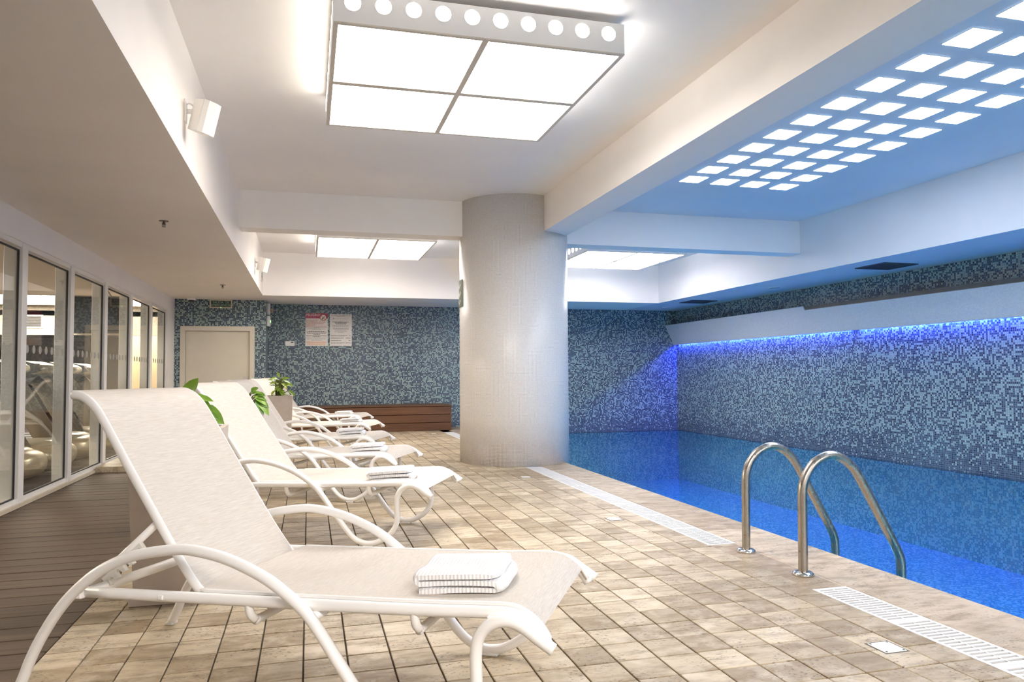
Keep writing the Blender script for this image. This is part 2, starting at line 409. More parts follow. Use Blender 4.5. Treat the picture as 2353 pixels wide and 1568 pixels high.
def smooth_path(pts, seg=6):
    P = [Vector(p) for p in pts]; out = []
    P = [P[0]*2-P[1]] + P + [P[-1]*2-P[-2]]
    for i in range(1, len(P)-2):
        a, b, c, d = P[i-1], P[i], P[i+1], P[i+2]
        for k in range(seg):
            t = k/seg
            out.append(0.5*((2*b) + (c-a)*t + (2*a-5*b+4*c-d)*t*t + (3*b-a-3*c+d)*t**3))
    out.append(P[-2]); return out
def tag(o, label=None, cat=None, group=None, kind=None):
    if label: o['label'] = label
    if cat: o['category'] = cat
    if group: o['group'] = group
    if kind: o['kind'] = kind
    return o
def empty(name, loc=(0, 0, 0), rz=0.0):
    o = bpy.data.objects.new(name, None); COL.objects.link(o); o.location = loc; o.rotation_euler = (0, 0, rz); o.empty_display_size = 0.1; return o
def struct(o): o['kind'] = 'structure'; return o
def kids(o): return [c for c in bpy.data.objects if c.parent == o]
def copy_tree(o, parent=None):
    c = o.copy(); COL.objects.link(c)
    if parent: c.parent = parent; c.matrix_parent_inverse = o.matrix_parent_inverse
    for ch in TREE.get(o.name, []): copy_tree(ch, c)
    return c
TREE = {}
def make_tree(root):
    allo = list(bpy.data.objects)
    for o in allo:
        if o.parent: TREE.setdefault(o.parent.name, [])
    for o in allo:
        if o.parent and o not in TREE[o.parent.name]: TREE[o.parent.name].append(o)
def text_mesh(body, size, name, mat, parent, mtx, align='CENTER', space=1.0):
    cu = bpy.data.curves.new('txt', 'FONT'); cu.body = body; cu.size = size; cu.align_x = align; cu.align_y = 'CENTER'; cu.extrude = 0.0006; cu.space_character = space
    to = bpy.data.objects.new('txt', cu); COL.objects.link(to)
    bpy.context.view_layer.update()
    dg = bpy.context.evaluated_depsgraph_get()
    me = bpy.data.meshes.new_from_object(to.evaluated_get(dg)); me.name = name
    bpy.data.objects.remove(to); bpy.data.curves.remove(cu)
    me.transform(mtx); me.materials.clear(); me.materials.append(mat)
    o = bpy.data.objects.new(name, me); COL.objects.link(o); o.parent = parent; o['kind'] = 'stuff' if False else 'lettering'
    del o['kind']
    return o
def wall_text_mtx(x, y, z):   # faces -y, reads left to right along +x
    return Matrix.Translation((x, y, z)) @ Matrix.Rotation(R(90), 4, 'X')

# ------------------------------------------------------------------ the room
YB, YF = 15.40, -5.0          # back wall, wall behind the camera
XG, XR = -2.355, 8.08         # glass wall, right wall
ZS, ZC, ZB = 2.50, 3.26, 2.825
XS, XS2, YS = -0.785, 6.81, 13.72
PE = 3.06                     # pool edge
ZW, ZP = -0.19, -1.30
fl = struct(MB().box(XG-0.05, 2.452, YF, YB, -0.25, -0.010).build('floor', grout_m))
fl['label'] = 'floor of small square beige travertine tiles'
struct(MB().box(2.452, 2.66, YF, YB, -0.25, -0.085).build('floor_channel', trough_m))
struct(MB().box(2.66, PE-0.02, YF, YB, -0.25, -0.030).build('floor_edge', grout_m))
# pool basin
struct(MB().box(PE, XR, YF, YB, ZP-0.1, ZP).build('pool_floor', mos_pool))
struct(MB().box(PE-0.06, PE-0.012, YF, YB, ZP, -0.030).build('wall_pool_near', mos_pooly))
struct(MB().box(PE, XR, YB-0.004, YB+0.1, ZP, ZW-0.03).build('wall_pool_back', mos_poolx))
struct(MB().box(XR-0.004, XR+0.1, YF, YB, ZP, ZW-0.03).build('wall_pool_right', mos_pooly))
nx, ny = 2, 2
wat = MB().add([(PE-0.012, YF, ZW), (XR, YF, ZW), (XR, YB, ZW), (PE-0.012, YB, ZW)], [(0, 1, 2, 3)]).build('pool_water', water_m)
tag(wat, 'still bright blue water filling the indoor pool', 'water', kind='stuff')
# walls
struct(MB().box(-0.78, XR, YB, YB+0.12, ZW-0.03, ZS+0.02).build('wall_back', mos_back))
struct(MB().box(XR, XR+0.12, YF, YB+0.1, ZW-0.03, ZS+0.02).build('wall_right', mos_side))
YD = 14.65
struct(MB().box(XG-0.1, -2.258, YD, YD+0.2, 0, ZS).build('wall_door_left', mos_back))
struct(MB().box(-0.972, -0.777, YD, YB+0.1, 0, ZS).build('wall_door_right', mos_back))
struct(MB().box(-2.258, -0.972, YD, YD+0.2, 2.008, ZS).build('wall_door_top', mos_back))
retw = struct(MB().box(-0.7775, -0.774, YD+0.003, YB, 0, ZS).build('wall_return', mos_side))
struct(MB().box(XG-0.1, XR+0.1, YF-0.12, YF, ZP, ZC+0.1).build('wall_front', paint))
# ceiling: bays, soffits and beams
struct(MB().box(XS-0.1, 2.93, YF, YB, ZC, ZC+0.1).build('ceiling', paint))
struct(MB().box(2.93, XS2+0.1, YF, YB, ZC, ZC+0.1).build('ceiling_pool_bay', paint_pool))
struct(MB().box(XG-0.3, XS, YF, YB+0.1, ZS, ZC+0.1).build('ceiling_soffit_left', paint_soffit))
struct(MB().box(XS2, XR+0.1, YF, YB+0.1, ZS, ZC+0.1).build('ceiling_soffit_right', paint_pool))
struct(MB().box(XS, XS2, YS, YB+0.1, ZS, ZC+0.1).build('ceiling_soffit_back', paint))
struct(MB().box(2.747, 3.11, YF, YS, ZB, ZC).build('ceiling_beam_long', paint))
struct(MB().box(XS, 2.747, 9.12, 9.42, ZB-0.005, ZC).build('ceiling_beam_cross', paint))
struct(MB().box(3.11, XS2, 9.20, 9.50, ZB-0.03, ZC).build('ceiling_beam_cross_pool', paint))
# left wall above and below the glazing
struct(MB().box(XG-0.16, XG, YF, YD, 2.25, ZS).build('wall_left_header', paint))
struct(MB().box(XG-0.16, XG, 14.03, YD, 0, 2.25).build('wall_left', paint))
struct(MB().box(XG-0.16, XG, YF, 0.5, 0, 2.25).build('wall_left_front', paint))
sill = struct(MB().box(XG-0.15, XG+0.012, 0.5, 14.03, 0.0, 0.030).build('trim_sill', flat('sill_stone', (0.62, 0.55, 0.43), 0.6, mottle=0.1, scale=5)))
# column
col = MB().lathe([(CR, ZP), (CR, ZC)], 96).build('column', mos_col, loc=None)
col.data.transform(Matrix.Translation((CCX, CCY, 0))); struct(col)

# ------------------------------------------------------------------ floor tiles
NXT = 21
tile_me = MB().cbox(-TPX/2+0.0030, TPX/2-0.0030, -TPY/2+0.0030, TPY/2-0.0030, -0.012, 0.0, 0.0022)
proto = tile_me.build('floor_tile', trav, fl)
def in_view(x, y, margin=20):
    d = Vector((x, y, 0)) - Vector((0, 0, 1.1)); zz = d.dot(fw)
    if zz < 0.3: return False
    u = 1176.5 + FPX*d.dot(rt)/zz; v = 784 - FPX*d.dot(up)/zz
    return -margin-60 < u < 2353+margin+60 and v < 1568+margin+50
cand = []; rest = []
for j in range(0, 80):
    y = TY0 + (j+0.5)*TPY
    if y > YB - 0.05: break
    for i in range(NXT):
        x = TX0 + (i+0.5)*TPX
        if (x-CCX)**2 + (y-CCY)**2 < (CR-0.15)**2: continue
        (cand if in_view(x, y) else rest).append((x, y))
cand.sort(key=lambda p: p[0]**2 + p[1]**2)
used = False
for x, y in cand[:300]:
    o = proto if not used else proto.copy()
    if used: COL.objects.link(o)
    used = True
    o.location = (x, y, random.uniform(-0.0009, 0.0006)); o.rotation_euler = (random.uniform(-.003, .003), random.uniform(-.003, .003), random.uniform(-.004, .004))
mb = MB()
for x, y in cand[300:] + [p for p in rest]:
    dz = random.uniform(-0.0008, 0.0005); a = 0.0030
    hx, hy = TPX/2-a, TPY/2-a; b = 0.0025
    mb.add([(x-hx, y-hy, dz-0.012), (x+hx, y-hy, dz-0.012), (x+hx, y+hy, dz-0.012), (x-hx, y+hy, dz-0.012),
            (x-hx, y-hy, dz-b), (x+hx, y-hy, dz-b), (x+hx, y+hy, dz-b), (x-hx, y+hy, dz-b),
            (x-hx+b, y-hy+b, dz), (x+hx-b, y-hy+b, dz), (x+hx-b, y+hy-b, dz), (x-hx+b, y+hy-b, dz)],
           [(0,1,5,4),(1,2,6,5),(2,3,7,6),(3,0,4,7),(4,5,9,8),(5,6,10,9),(6,7,11,10),(7,4,8,11),(8,9,10,11)])
fr_ = mb.build('floor_tile_field', trav, fl); fr_['kind'] = 'stuff'
# wooden deck by the glazing
deck = struct(MB().box(XG+0.012, TX0-0.003, YF, 9.52, -0.2, -0.03).build('floor_deck', flat('deck_void', (0.02, 0.015, 0.01), 0.9)))
dp = 0.1745
pm = MB().cbox(XG+0.016, TX0-0.004, 0.0045, dp-0.0045, -0.026, -0.001, 0.0025)
pl0 = None
y = 3.26 - 4*dp - 0.004
while y < 9.50:
    h0 = min(dp, 9.52-y)
    if pl0 is None: pl0 = pm.build('plank', deck_m, deck); o = pl0
    else: o = pl0.copy(); COL.objects.link(o)
    o.location = (0, y, random.uniform(-0.001, 0.0006)); o.rotation_euler = (random.uniform(-.004, .004), 0, random.uniform(-.0006, .0006))
    y += dp
step = struct(MB().box(XG+0.012, TX0-0.003, 9.53, YD, -0.02, 0.062).build('floor_step', trav))
# coping stones along the pool edge
cop = struct(MB().box(2.664, PE-0.03, YF, YB, -0.060, -0.031).build('floor_coping', grout_m))
yc = 3.30 - 1.4*2
while yc < YB:
    y1 = min(yc+1.4, YB)
    MB().cbox(2.662, PE, yc+0.002, y1-0.002, -0.030, 0.0, 0.004).build('coping_stone', trav_cop, cop)
    yc += 1.4
yb = 3.30
for q in range(3):
    ya, yz = 3.30+q*0.334, 3.30+(q+1)*0.334
    MB().cbox(2.4565, 2.6605, ya+0.002, yz-0.002, -0.030, 0.0, 0.003).build('infill_stone', trav_cop, cop)

# ------------------------------------------------------------------ lamps
def light_box(x0, x1, y0, y1, label, holes=True, zt=ZC-0.045, zb=3.03, em=None):
    em = em or em_panel
    r_ = empty('ceiling_light_box', ((x0+x1)/2, (y0+y1)/2, zb))
    ox, oy = -(x0+x1)/2, -(y0+y1)/2
    hx, hy = (x1-x0)/2, (y1-y0)/2; H = zt-zb
    MB().frame('z', -hx, hx, -hy, hy, 0.018, 0.004, H).build('housing', flat('light_box_white', (0.90, 0.89, 0.89), 0.45), r_)
    MB().box(-hx+0.02, hx-0.02, -hy+0.02, hy-0.02, H-0.012, H-0.002).build('top_plate', flat('light_box_white', (0, 0, 0)), r_)
    MB().frame('z', -hx, hx, -hy, hy, 0.026, -0.004, 0.004).build('frame', flat('light_frame_tan', (0.66, 0.61, 0.53), 0.5), r_)
    MB().box(-0.018, 0.018, -hy+0.026, hy-0.026, -0.004, 0.004).build('divider', MATS['light_frame_tan'], r_)
    for sx in (-1, 1):
        MB().box(min(sx*0.018, sx*(hx-0.026)), max(sx*0.018, sx*(hx-0.026)), -0.026, 0.026, -0.004, 0.004).build('divider', MATS['light_frame_tan'], r_)
        for sy in (-1, 1):
            xa, xb = sorted((sx*0.019, sx*(hx-0.027))); ya, yb_ = sorted((sy*0.027, sy*(hy-0.027)))
            lit_face(MB().box(xa, xb, ya, yb_, 0.000, 0.004).build('diffuser', em, r_), (0, 0, -1), plastic)
    for px_, py_ in ((-hx*.6, -hy*.6), (hx*.6, -hy*.6), (-hx*.6, hy*.6), (hx*.6, hy*.6)):
        MB().box(px_-.02, px_+.02, py_-.02, py_+.02, H-0.003, ZC-zb).build('hanger', MATS['light_box_white'], r_)
    if holes:
        zc = H*0.62; rad = 0.045
        dx = MB().lathe([(rad, -0.001), (rad, 0.003)], 20, smooth=False)
        def disc(mtx):
            b_ = MB(); b_.v = [tuple(mtx @ Vector(v)) for v in dx.v]; b_.f = dx.f; b_.sm = dx.sm
            lit_face(b_.build('porthole', em_hole, r_), mtx.to_3x3() @ Vector((0, 0, 1)), plastic)
        for k in range(10):
            f = (k+0.5)/10*2-1
            fx, fy = f*(hx-0.02), f*(hy-0.02)
            disc(Matrix.Translation((fx, -hy, zc)) @ Matrix.Rotation(R(90), 4, 'X'))
            disc(Matrix.Translation((fx, hy, zc)) @ Matrix.Rotation(R(-90), 4, 'X'))
            disc(Matrix.Translation((-hx, fy, zc)) @ Matrix.Rotation(R(-90), 4, 'Y'))
            disc(Matrix.Translation((hx, fy, zc)) @ Matrix.Rotation(R(90), 4, 'Y'))
    return tag(r_, label, 'ceiling light', 'box ceiling lights')
light_box(0.12, 1.84, 4.11, 5.86, 'large white box light with round portholes, nearest, above the loungers')
light_box(0.10, 1.80, 10.72, 12.55, 'white box ceiling light in far bay left of the column')
light_box(4.23, 5.97, 10.98, 12.83, 'white box ceiling light in far bay over the pool, right of column')
light_box(0.12, 1.84, -2.54, -0.79, 'added unseen box fill light in the bay behind the camera', holes=False, em=em_rear_fill)  # added out of view, stronger than the visible boxes, to light camera-facing sides
light_box(4.23, 5.97, -4.4, -2.6, 'added unseen box fill light over the pool behind the camera', holes=False, em=em_rear_fill)  # second added fill light, also behind the camera and unseen
# square lights above the pool
gm = MB().cbox(-0.1175, 0.1175, -0.122, 0.122, -0.004, 0.02, 0.002); g0 = None
ORD = ['first', 'second', 'third', 'fourth', 'fifth', 'sixth', 'seventh', 'eighth', 'ninth', 'tenth', 'eleventh', 'twelfth', 'thirteenth', 'fourteenth', 'fifteenth', 'sixteenth']
for k in range(0, 15):
    for c in range(4):
        yy = 7.437 - 0.4035*k + c*0.018; xx = 4.147 + 0.399*c
        if g0 is None: g0 = lit_face(gm.build('square_ceiling_light', em_grid), (0, 0, -1), plastic); o = g0
        else: o = g0.copy(); COL.objects.link(o)
        o.location = (xx, yy, ZC-0.002)
        tag(o, 'small square pool ceiling light, %s row from the far end, %s from the beam' % (ORD[k], ORD[c]), 'ceiling light', 'square lights in the pool ceiling')

# white mosaic wall panel with gutter and blue LED strip on the right wall
pn = empty('wall_panel', (7.9, 10.0, 1.724))
YP1 = 10.50
def slab(y0, y1, xt, zt, name='panel_slab'):
    p0 = (8.005, 1.724); p1 = (xt, zt)
    d = Vector((p1[0]-p0[0], p1[1]-p0[1])).normalized(); n_ = Vector((-d.y, d.x))
    n_ = n_ if n_.x > 0 else -n_
    a, b_ = Vector(p0), Vector(p1); c_ = b_ + n_*0.014; e_ = a + n_*0.014
    b2 = MB().prism([tuple(a), tuple(b_), tuple(c_), tuple(e_)], 'y', y0, y1)
    b2.v = [(v[0]-7.9, v[1]-10.0, v[2]-1.724) for v in b2.v]
    return b2.build(name, mos_panel, pn)
slab(YP1, YB-0.003, 7.794, 2.163); slab(YF+0.1, YP1, 7.824, 2.100)
b2 = MB().prism([(7.835, 2.085), (7.835, 2.163), (7.875, 2.163), (7.875, 2.12), (8.07, 2.12), (8.07, 2.085)], 'y', YF+0.1, YP1-0.004)
b2.v = [(v[0]-7.9, v[1]-10.0, v[2]-1.724) for v in b2.v]; b2.build('gutter', gutter_m, pn)
b2 = MB().box(7.90, 8.075, YF+0.1, YB-0.01, 2.02, 2.045)
b2.v = [(v[0]-7.9, v[1]-10.0, v[2]-1.724) for v in b2.v]; b2.build('bracket_shelf', gutter_m, pn)
tag(pn, 'slanted white mosaic wall panel with steel gutter above the pool', 'wall panel')
led = empty('led_strip', (8.06, 10.0, 1.74))
MB().box(-0.028, 0.018, YF+0.2-10, YB-0.05-10, 0.010, 0.016).build('carrier', flat('led_carrier', (0.7, 0.7, 0.75), 0.4), led)
MB().box(-0.030, -0.0285, YF+0.2-10, YB-0.05-10, -0.018, 0.016).build('shroud', MATS['led_carrier'], led)  # lip added to cut the blue light off at a slant
mb = MB(); yy = 2.0; rl = random.Random(5)
while yy < YB-0.1:
    if not (9.55 < yy < 9.72): mb.box(-0.006, 0.006, yy-10, yy-10+0.022, 0.000, 0.010)
    yy += rl.choice((0.075, 0.085, 0.09, 0.10))
dd = lit_face(mb.build('diode', em_led, led), (0, 0, -1), plastic); dd['kind'] = 'stuff'
tag(led, 'glowing blue LED strip under the white wall panel', 'led strip')
# added underwater lamps, out of sight, to brighten and blue the pool hall
for k, yy in enumerate((1.6, 4.6, 7.4, 10.6, 13.4)):
    r_ = empty('added_pool_fill', (PE-0.012, yy, -0.72))
    d_ = MB().lathe([(0.13, 0.0), (0.13, 0.012)], 24, smooth=False); d_.v = [(v[2], v[0], v[1]) for v in d_.v]; lit_face(d_.build('lens', em_pool_fill, r_), (1, 0, 0), plastic)
    t_ = MB(); pts = [(0.006, 0.145*math.cos(a), 0.145*math.sin(a)) for a in [2*math.pi*i/24 for i in range(25)]]
    t_.tube(pts, 0.012, 6).build('bezel', steel_m, r_)
    tag(r_, 'added unseen underwater fill lamp in the near pool wall, %s one from the camera' % ORD[k], 'pool lamp', 'added underwater fill lamps')

# ------------------------------------------------------------------ glazing to the gym
ym = [3.19+1.34*k for k in range(-2, 9)]
win_n = 0
dot_me = None
for k in range(len(ym)-1):
    ya, yb_ = ym[k]+0.12, ym[k+1]
    win_n += 1
    root = struct(MB().frame('x', ya-0.05, yb_+0.05, 0.030, 2.250, 0.042, XG-0.075, XG-0.018).build('window_%d' % win_n, alu))
    MB().cbox(XG-0.15, XG-0.002, ya-0.12, ya, 0.030, 2.235, 0.004).build('mullion', alu, root)
    MB().frame('x', ya+0.001, yb_-0.001, 0.068, 2.186, 0.014, XG-0.046, XG-0.030).build('gasket', gasket_m, root)
    MB().box(XG-0.040, XG-0.034, ya+0.012, yb_-0.012, 0.078, 2.176).build('glass_pane', glass_m, root)
    if k >= 3:
        for q in range(7):
            yy = ya + 0.115 + q*0.163
            d_ = MB().lathe([(0.038, 0), (0.038, 0.0012)], 20, smooth=False)
            d_.v = [(XG-0.0338+v[2], yy+v[0], 1.345+v[1]) for v in d_.v]
            d_.build('glass_dot', flat('frosted_dot', (0.36, 0.34, 0.30), 0.6), root)
jamb = struct(MB().cbox(XG-0.15, XG-0.002, ym[-1], ym[-1]+0.12, 0.030, 2.25, 0.004).build('trim_1', alu))
tr2 = struct(MB().box(XG-0.10, XG-0.012, ym[0], ym[-1], 2.205, 2.25).build('trim_2', alu))

# ------------------------------------------------------------------ the gym behind the glass
struct(MB().box(-9.0, XG-0.15, -1.0, 26.0, -0.1, 0.0).build('floor_gym', carpet_m))
struct(MB().box(-9.0, XG-0.16, -1.0, 16.5, 2.50, 2.6).build('ceiling_gym', gymwall_m))
struct(MB().box(-9.0, XG-0.16, 16.5, 26.0, 2.30, 2.4).build('ceiling_gym_far', gymwall_m))
struct(MB().box(-9.1, -9.0, -1.0, 26.0, 0, 2.6).build('wall_gym_left', gymwall_m))
struct(MB().box(-9.0, XG-0.16, 26.0, 26.1, 0, 2.6).build('wall_gym_back', gymwall_m))
struct(MB().box(-9.0, XG-0.16, -1.1, -1.0, 0, 2.6).build('wall_gym_front', gymwall_m))
struct(MB().box(-9.0, XG-0.16, 16.5, 16.62, 1.92, 2.5).build('wall_gym_bulkhead', flat('gym_bulkhead', (0.36, 0.31, 0.245), 0.7, mottle=0.03, scale=2)))
struct(MB().box(XG-0.16, XG-0.14, YD, 26.0, 0, 2.5).build('wall_gym_right', gymwall_m))
struct(MB().box(-4.35, -3.2, 20.0, 20.15, 0, 2.3).build('wall_gym_partition', gymtan_m))
for n_, (x0, x1, y0, y1, z_, lb) in enumerate(((-5.9, -2.95, 14.3, 16.2, 2.497, 'large bright ceiling panel of the gym behind the glass'), (-8.6, -6.6, 5.0, 13.0, 2.497, 'added out-of-view fill panel along the far side of the gym'), (-6.0, -2.9, 19.0, 19.8, 2.297, 'narrow bright ceiling panel deep in the gym'))):  # the long middle panel is added out of sight to brighten the gym
    r_ = empty('gym_ceiling_light', ((x0+x1)/2, (y0+y1)/2, z_))
    hx, hy = (x1-x0)/2, (y1-y0)/2
    MB().frame('z', -hx, hx, -hy, hy, 0.02, -0.012, 0.0).build('frame', MATS['light_frame_tan'], r_)
    MB().box(-0.01, 0.01, -hy+0.02, hy-0.02, -0.012, 0.0).build('divider', MATS['light_frame_tan'], r_)
    for sx in (-1, 1):
        xa, xb = sorted((sx*0.011, sx*(hx-0.021)))
        lit_face(MB().box(xa, xb, -hy+0.021, hy-0.021, -0.008, -0.001).build('diffuser', em_gym, r_), (0, 0, -1), plastic)
    tag(r_, lb, 'ceiling light')
def ellipsoid(mb, c, r, n=20, m_=10, z_min=-1.0, pw=1.0):
    vs = []; fs = []
    sg = lambda v: math.copysign(abs(v)**pw, v)
    for i in range(m_+1):
        a = -math.pi/2 + math.pi*i/m_
        for k in range(n):
            t_ = 2*math.pi*k/n
            vs.append((c[0]+r[0]*sg(math.cos(a))*sg(math.cos(t_)), c[1]+r[1]*sg(math.cos(a))*sg(math.sin(t_)), c[2]+r[2]*max(z_min, sg(math.sin(a)))))
    for i in range(m_):
        for k in range(n):
            k2 = (k+1) % n; fs.append((i*n+k, i*n+k2, (i+1)*n+k2, (i+1)*n+k))
    return mb.add(vs, fs, True)
def treadmill(loc):
    r_ = empty('treadmill', loc)
    # front (motor hood) at +x, deck runs to -x
    MB().cbox(-1.75, -0.25, -0.26, 0.26, 0.14, 0.165, 0.004).build('belt', dark_plastic, r_)
    for sy in (-1, 1):
        MB().cbox(-1.85, -0.2, sy*0.33-0.06, sy*0.33+0.06, 0.06, 0.19, 0.012).build('side_rail', tgrey_m, r_)
        b_ = MB(); p = [(-0.20, sy*0.37, 0.22), (-0.62, sy*0.37, 0.98), (-0.70, sy*0.36, 1.06)]
        b_.tube(p, 0.085, 10, ry=0.022, up=(1, 0, 0.5)).build('upright', flat('upright_taupe', (0.33, 0.29, 0.24), 0.4, metal=0.2, mottle=0.05), r_)
        MB().tube(smooth_path([(-0.66, sy*0.37, 1.00), (-0.85, sy*0.38, 0.96), (-1.15, sy*0.38, 0.92)], 4), 0.022, 8).build('handrail', dark_plastic, r_)
    h_ = ellipsoid(MB(), (-0.16, 0, 0.16), (0.36, 0.46, 0.17), 28, 12, -0.75, 0.75); h_.build('motor_hood', hood_m, r_)
    h_ = ellipsoid(MB(), (-0.20, 0, 0.26), (0.28, 0.36, 0.10), 24, 8, -0.5, 0.7); h_.build('hood_lid', flat('hood_cream', (0.62, 0.56, 0.44), 0.25, metal=0.3), r_)
    c_ = MB().prism([(-0.98, 1.02), (-0.40, 1.18), (-0.46, 1.27), (-0.62, 1.31), (-1.00, 1.12)], 'y', -0.40, 0.40)
    cs = c_.build('console', tgrey_m, r_)
    MB().prism([(-0.95, 1.142), (-0.66, 1.293), (-0.655, 1.300), (-0.952, 1.152)], 'y', -0.24, 0.24).build('display', flat('console_display', (0.55, 0.55, 0.53), 0.25), cs)
    ellipsoid(MB(), (-0.50, 0, 1.20), (0.17, 0.36, 0.075), 20, 8, -1, 0.8).build('console_hood', flat('hood_cream', (0, 0, 0)), r_)
    MB().tube(smooth_path([(-0.05, 0.3, 0.06), (0.10, 0.42, 0.02), (0.14, 0.5, 0.015), (0.06, 0.55, 0.012), (0.12, 0.62, 0.012)], 5), 0.008, 6).build('power_cord', dark_plastic, r_)
    return r_
t0 = treadmill((-2.93, 8.05, 0)); make_tree(t0)
tl = ['nearest treadmill with champagne motor hood at the left frame edge, behind the glass', 'treadmill behind the glass, second from the camera', 'treadmill behind the glass, third from the camera', 'treadmill behind the glass, fourth from the camera', 'treadmill behind the glass, fifth from the camera', 'treadmill behind the glass, farthest from the camera']
for k in range(6):
    o = t0 if k == 0 else copy_tree(t0)
    o.location = (-2.95, 8.02+1.09*k, 0); tag(o, tl[k], 'treadmill', 'treadmills in the gym')
r_ = empty('air_vent_grille', (-5.21, 16.5, 2.18))
MB().frame('y', -0.18, 0.18, -0.13, 0.13, 0.025, -0.02, 0.0).build('frame', plastic, r_)
MB().box(-0.156, 0.156, -0.006, -0.001, -0.106, 0.106).build('backing', dark_plastic, r_)
for q in range(7): MB().box(-0.156, 0.156, -0.018, -0.007, -0.095+q*0.03, -0.083+q*0.03).build('slat', flat('vent_grey', (0.10, 0.09, 0.085), 0.5), r_)
tag(r_, 'white framed dark air grille on the gym bulkhead', 'air vent')
r_ = empty('air_conditioner', (-4.0, 16.5, 2.12))
MB().cbox(-0.5, 0.5, -0.24, 0.0, -0.14, 0.15, 0.03).build('body', plastic, r_)
MB().cbox(-0.46, 0.46, -0.255, -0.235, -0.13, -0.10, 0.004).build('louver', flat('ac_louver', (0.45, 0.42, 0.37), 0.5), r_)
ellipsoid(MB(), (0, -0.235, 0.03), (0.40, 0.02, 0.06), 24, 8).build('intake', flat('ac_intake', (0.55, 0.51, 0.44), 0.5), r_)
tag(r_, 'white wall air conditioner on the gym bulkhead', 'air conditioner')
r_ = empty('hanging_television', (-3.25, 13.2, 2.5))
b_ = MB().cbox(-0.45, 0.45, -0.035, 0.035, -0.30, 0.30, 0.01); mt_ = Matrix.Translation((0, 0, -0.42)) @ Matrix.Rotation(R(18), 4, 'X')
b_.v = [tuple(mt_ @ Vector(v)) for v in b_.v]; b_.build('body', dark_plastic, r_)
MB().tube([(0, 0.05, 0), (0, 0.05, -0.40)], 0.025, 10).build('ceiling_mount', silver_m, r_)
MB().tube(smooth_path([(0.12, 0.06, -0.02), (0.2, 0.1, -0.2), (0.08, 0.12, -0.35), (0.15, 0.08, -0.5), (0.1, 0.06, -0.62)], 5), 0.008, 6).build('cable', dark_plastic, r_)
tag(r_, 'dark television hanging from the gym ceiling, tilted down', 'television')
r_ = empty('wall_cabinet', (-3.1, 24.0, 0))
MB().cbox(-0.9, 0.6, 0, 0.5, 0, 1.5, 0.01).build('body', flat('cabinet_mint', (0.52, 0.55, 0.47), 0.5), r_)
for q in range(3):
    d_ = MB().cbox(-0.88+q*0.49, -0.42+q*0.49, -0.02, 0.0, 0.05, 1.45, 0.005).build('door', MATS['cabinet_mint'], r_)
    MB().box(-0.46+q*0.49, -0.44+q*0.49, -0.04, -0.02, 0.7, 0.85).build('handle', silver_m, d_)
tag(r_, 'pale green cabinet deep in the gym', 'cabinet')

# ------------------------------------------------------------------ door, signs and wall fittings
dr = struct(MB().frame('y', -2.256, -0.974, -0.10, 2.007, 0.085, YD-0.012, YD+0.09).build('door_1', flat('door_frame_paint', (0.64, 0.60, 0.51), 0.45)))
MB().cbox(-2.168, -1.062, YD+0.045, YD+0.085, 0.01, 1.918, 0.003).build('door_leaf', door_m, dr)
MB().tube([(-2.175, YD+0.040, 0.32), (-2.175, YD+0.040, 0.42)], 0.009, 8).build('hinge', silver_m, dr)
MB().tube([(-2.175, YD+0.040, 1.55), (-2.175, YD+0.040, 1.65)], 0.009, 8).build('hinge', silver_m, dr)
h_ = MB().cbox(-1.17, -1.11, YD+0.036, YD+0.045, 0.92, 1.08, 0.003).build('lock_plate', silver_m, dr)
MB().tube(smooth_path([(-1.14, YD+0.036, 1.02), (-1.14, YD-0.01, 1.02), (-1.17, YD-0.02, 1.02), (-1.26, YD-0.02, 1.02)], 4), 0.009, 8).build('door_handle', silver_m, dr)
es = empty('exit_sign', (-1.565, YD, 2.419))
MB().frame('y', -0.193, 0.193, -0.079, 0.079, 0.022, -0.040, 0.0).build('frame', flat('sign_frame', (0.52, 0.47, 0.40), 0.5), es)
MB().box(-0.172, 0.172, -0.030, -0.002, -0.058, 0.058).build('face', sign_green, es)
text_mesh('SALIDA  DE', 0.056, 'lettering', sign_text, es, wall_text_mtx(0, -0.0305, 0.026))
text_mesh('EMERGENCIA', 0.056, 'lettering', sign_text, es, wall_text_mtx(0, -0.0305, -0.027))
MB().box(-0.008, 0.008, -0.043, -0.039, -0.076, -0.066).build('indicator', em_green, es)
tag(es, 'dark green sign reading SALIDA DE EMERGENCIA above the door', 'sign')
# posters
def bars(parent, rows, mat, y=-0.0035, seed=1):
    rnd = random.Random(seed)
    for (xc, zc, wd, h_) in rows:
        x = xc-wd/2
        mbx = MB()
        while x < xc+wd/2-0.004:
            wl = min(rnd.uniform(0.012, 0.035), xc+wd/2-x)
            mbx.box(x, x+wl, y, -0.002, zc-h_/2, zc+h_/2); x += wl+0.006
        o = mbx.build('print_line', mat, parent); o['kind'] = 'stuff'
p1 = empty('notice_poster', (0.148, YB, 2.003))
MB().cbox(-0.216, 0.216, -0.002, 0.0, -0.326, 0.326, 0.0005).build('sheet', poster_m, p1)
MB().box(-0.216, 0.216, -0.0030, -0.002, 0.226, 0.326).build('header_band', poster_red, p1)
text_mesh('¡PELIGRO!', 0.062, 'lettering', ink_white, p1, wall_text_mtx(-0.078, -0.0035, 0.292), space=1.05)
text_mesh('DANGER!', 0.040, 'lettering', ink_pink, p1, wall_text_mtx(-0.105, -0.0035, 0.246), space=1.15)
for q, (ln, zz) in enumerate((('NO SALTE NI', 0.180), ('SE ZAMBULLA. PISCINA', 0.150), ('CON PROFUNDIDAD', 0.120), ('REDUCIDA.', 0.092))):
    text_mesh(ln, 0.036, 'lettering', ink_red, p1, wall_text_mtx(-0.200, -0.0035, zz), align='LEFT', space=0.98)
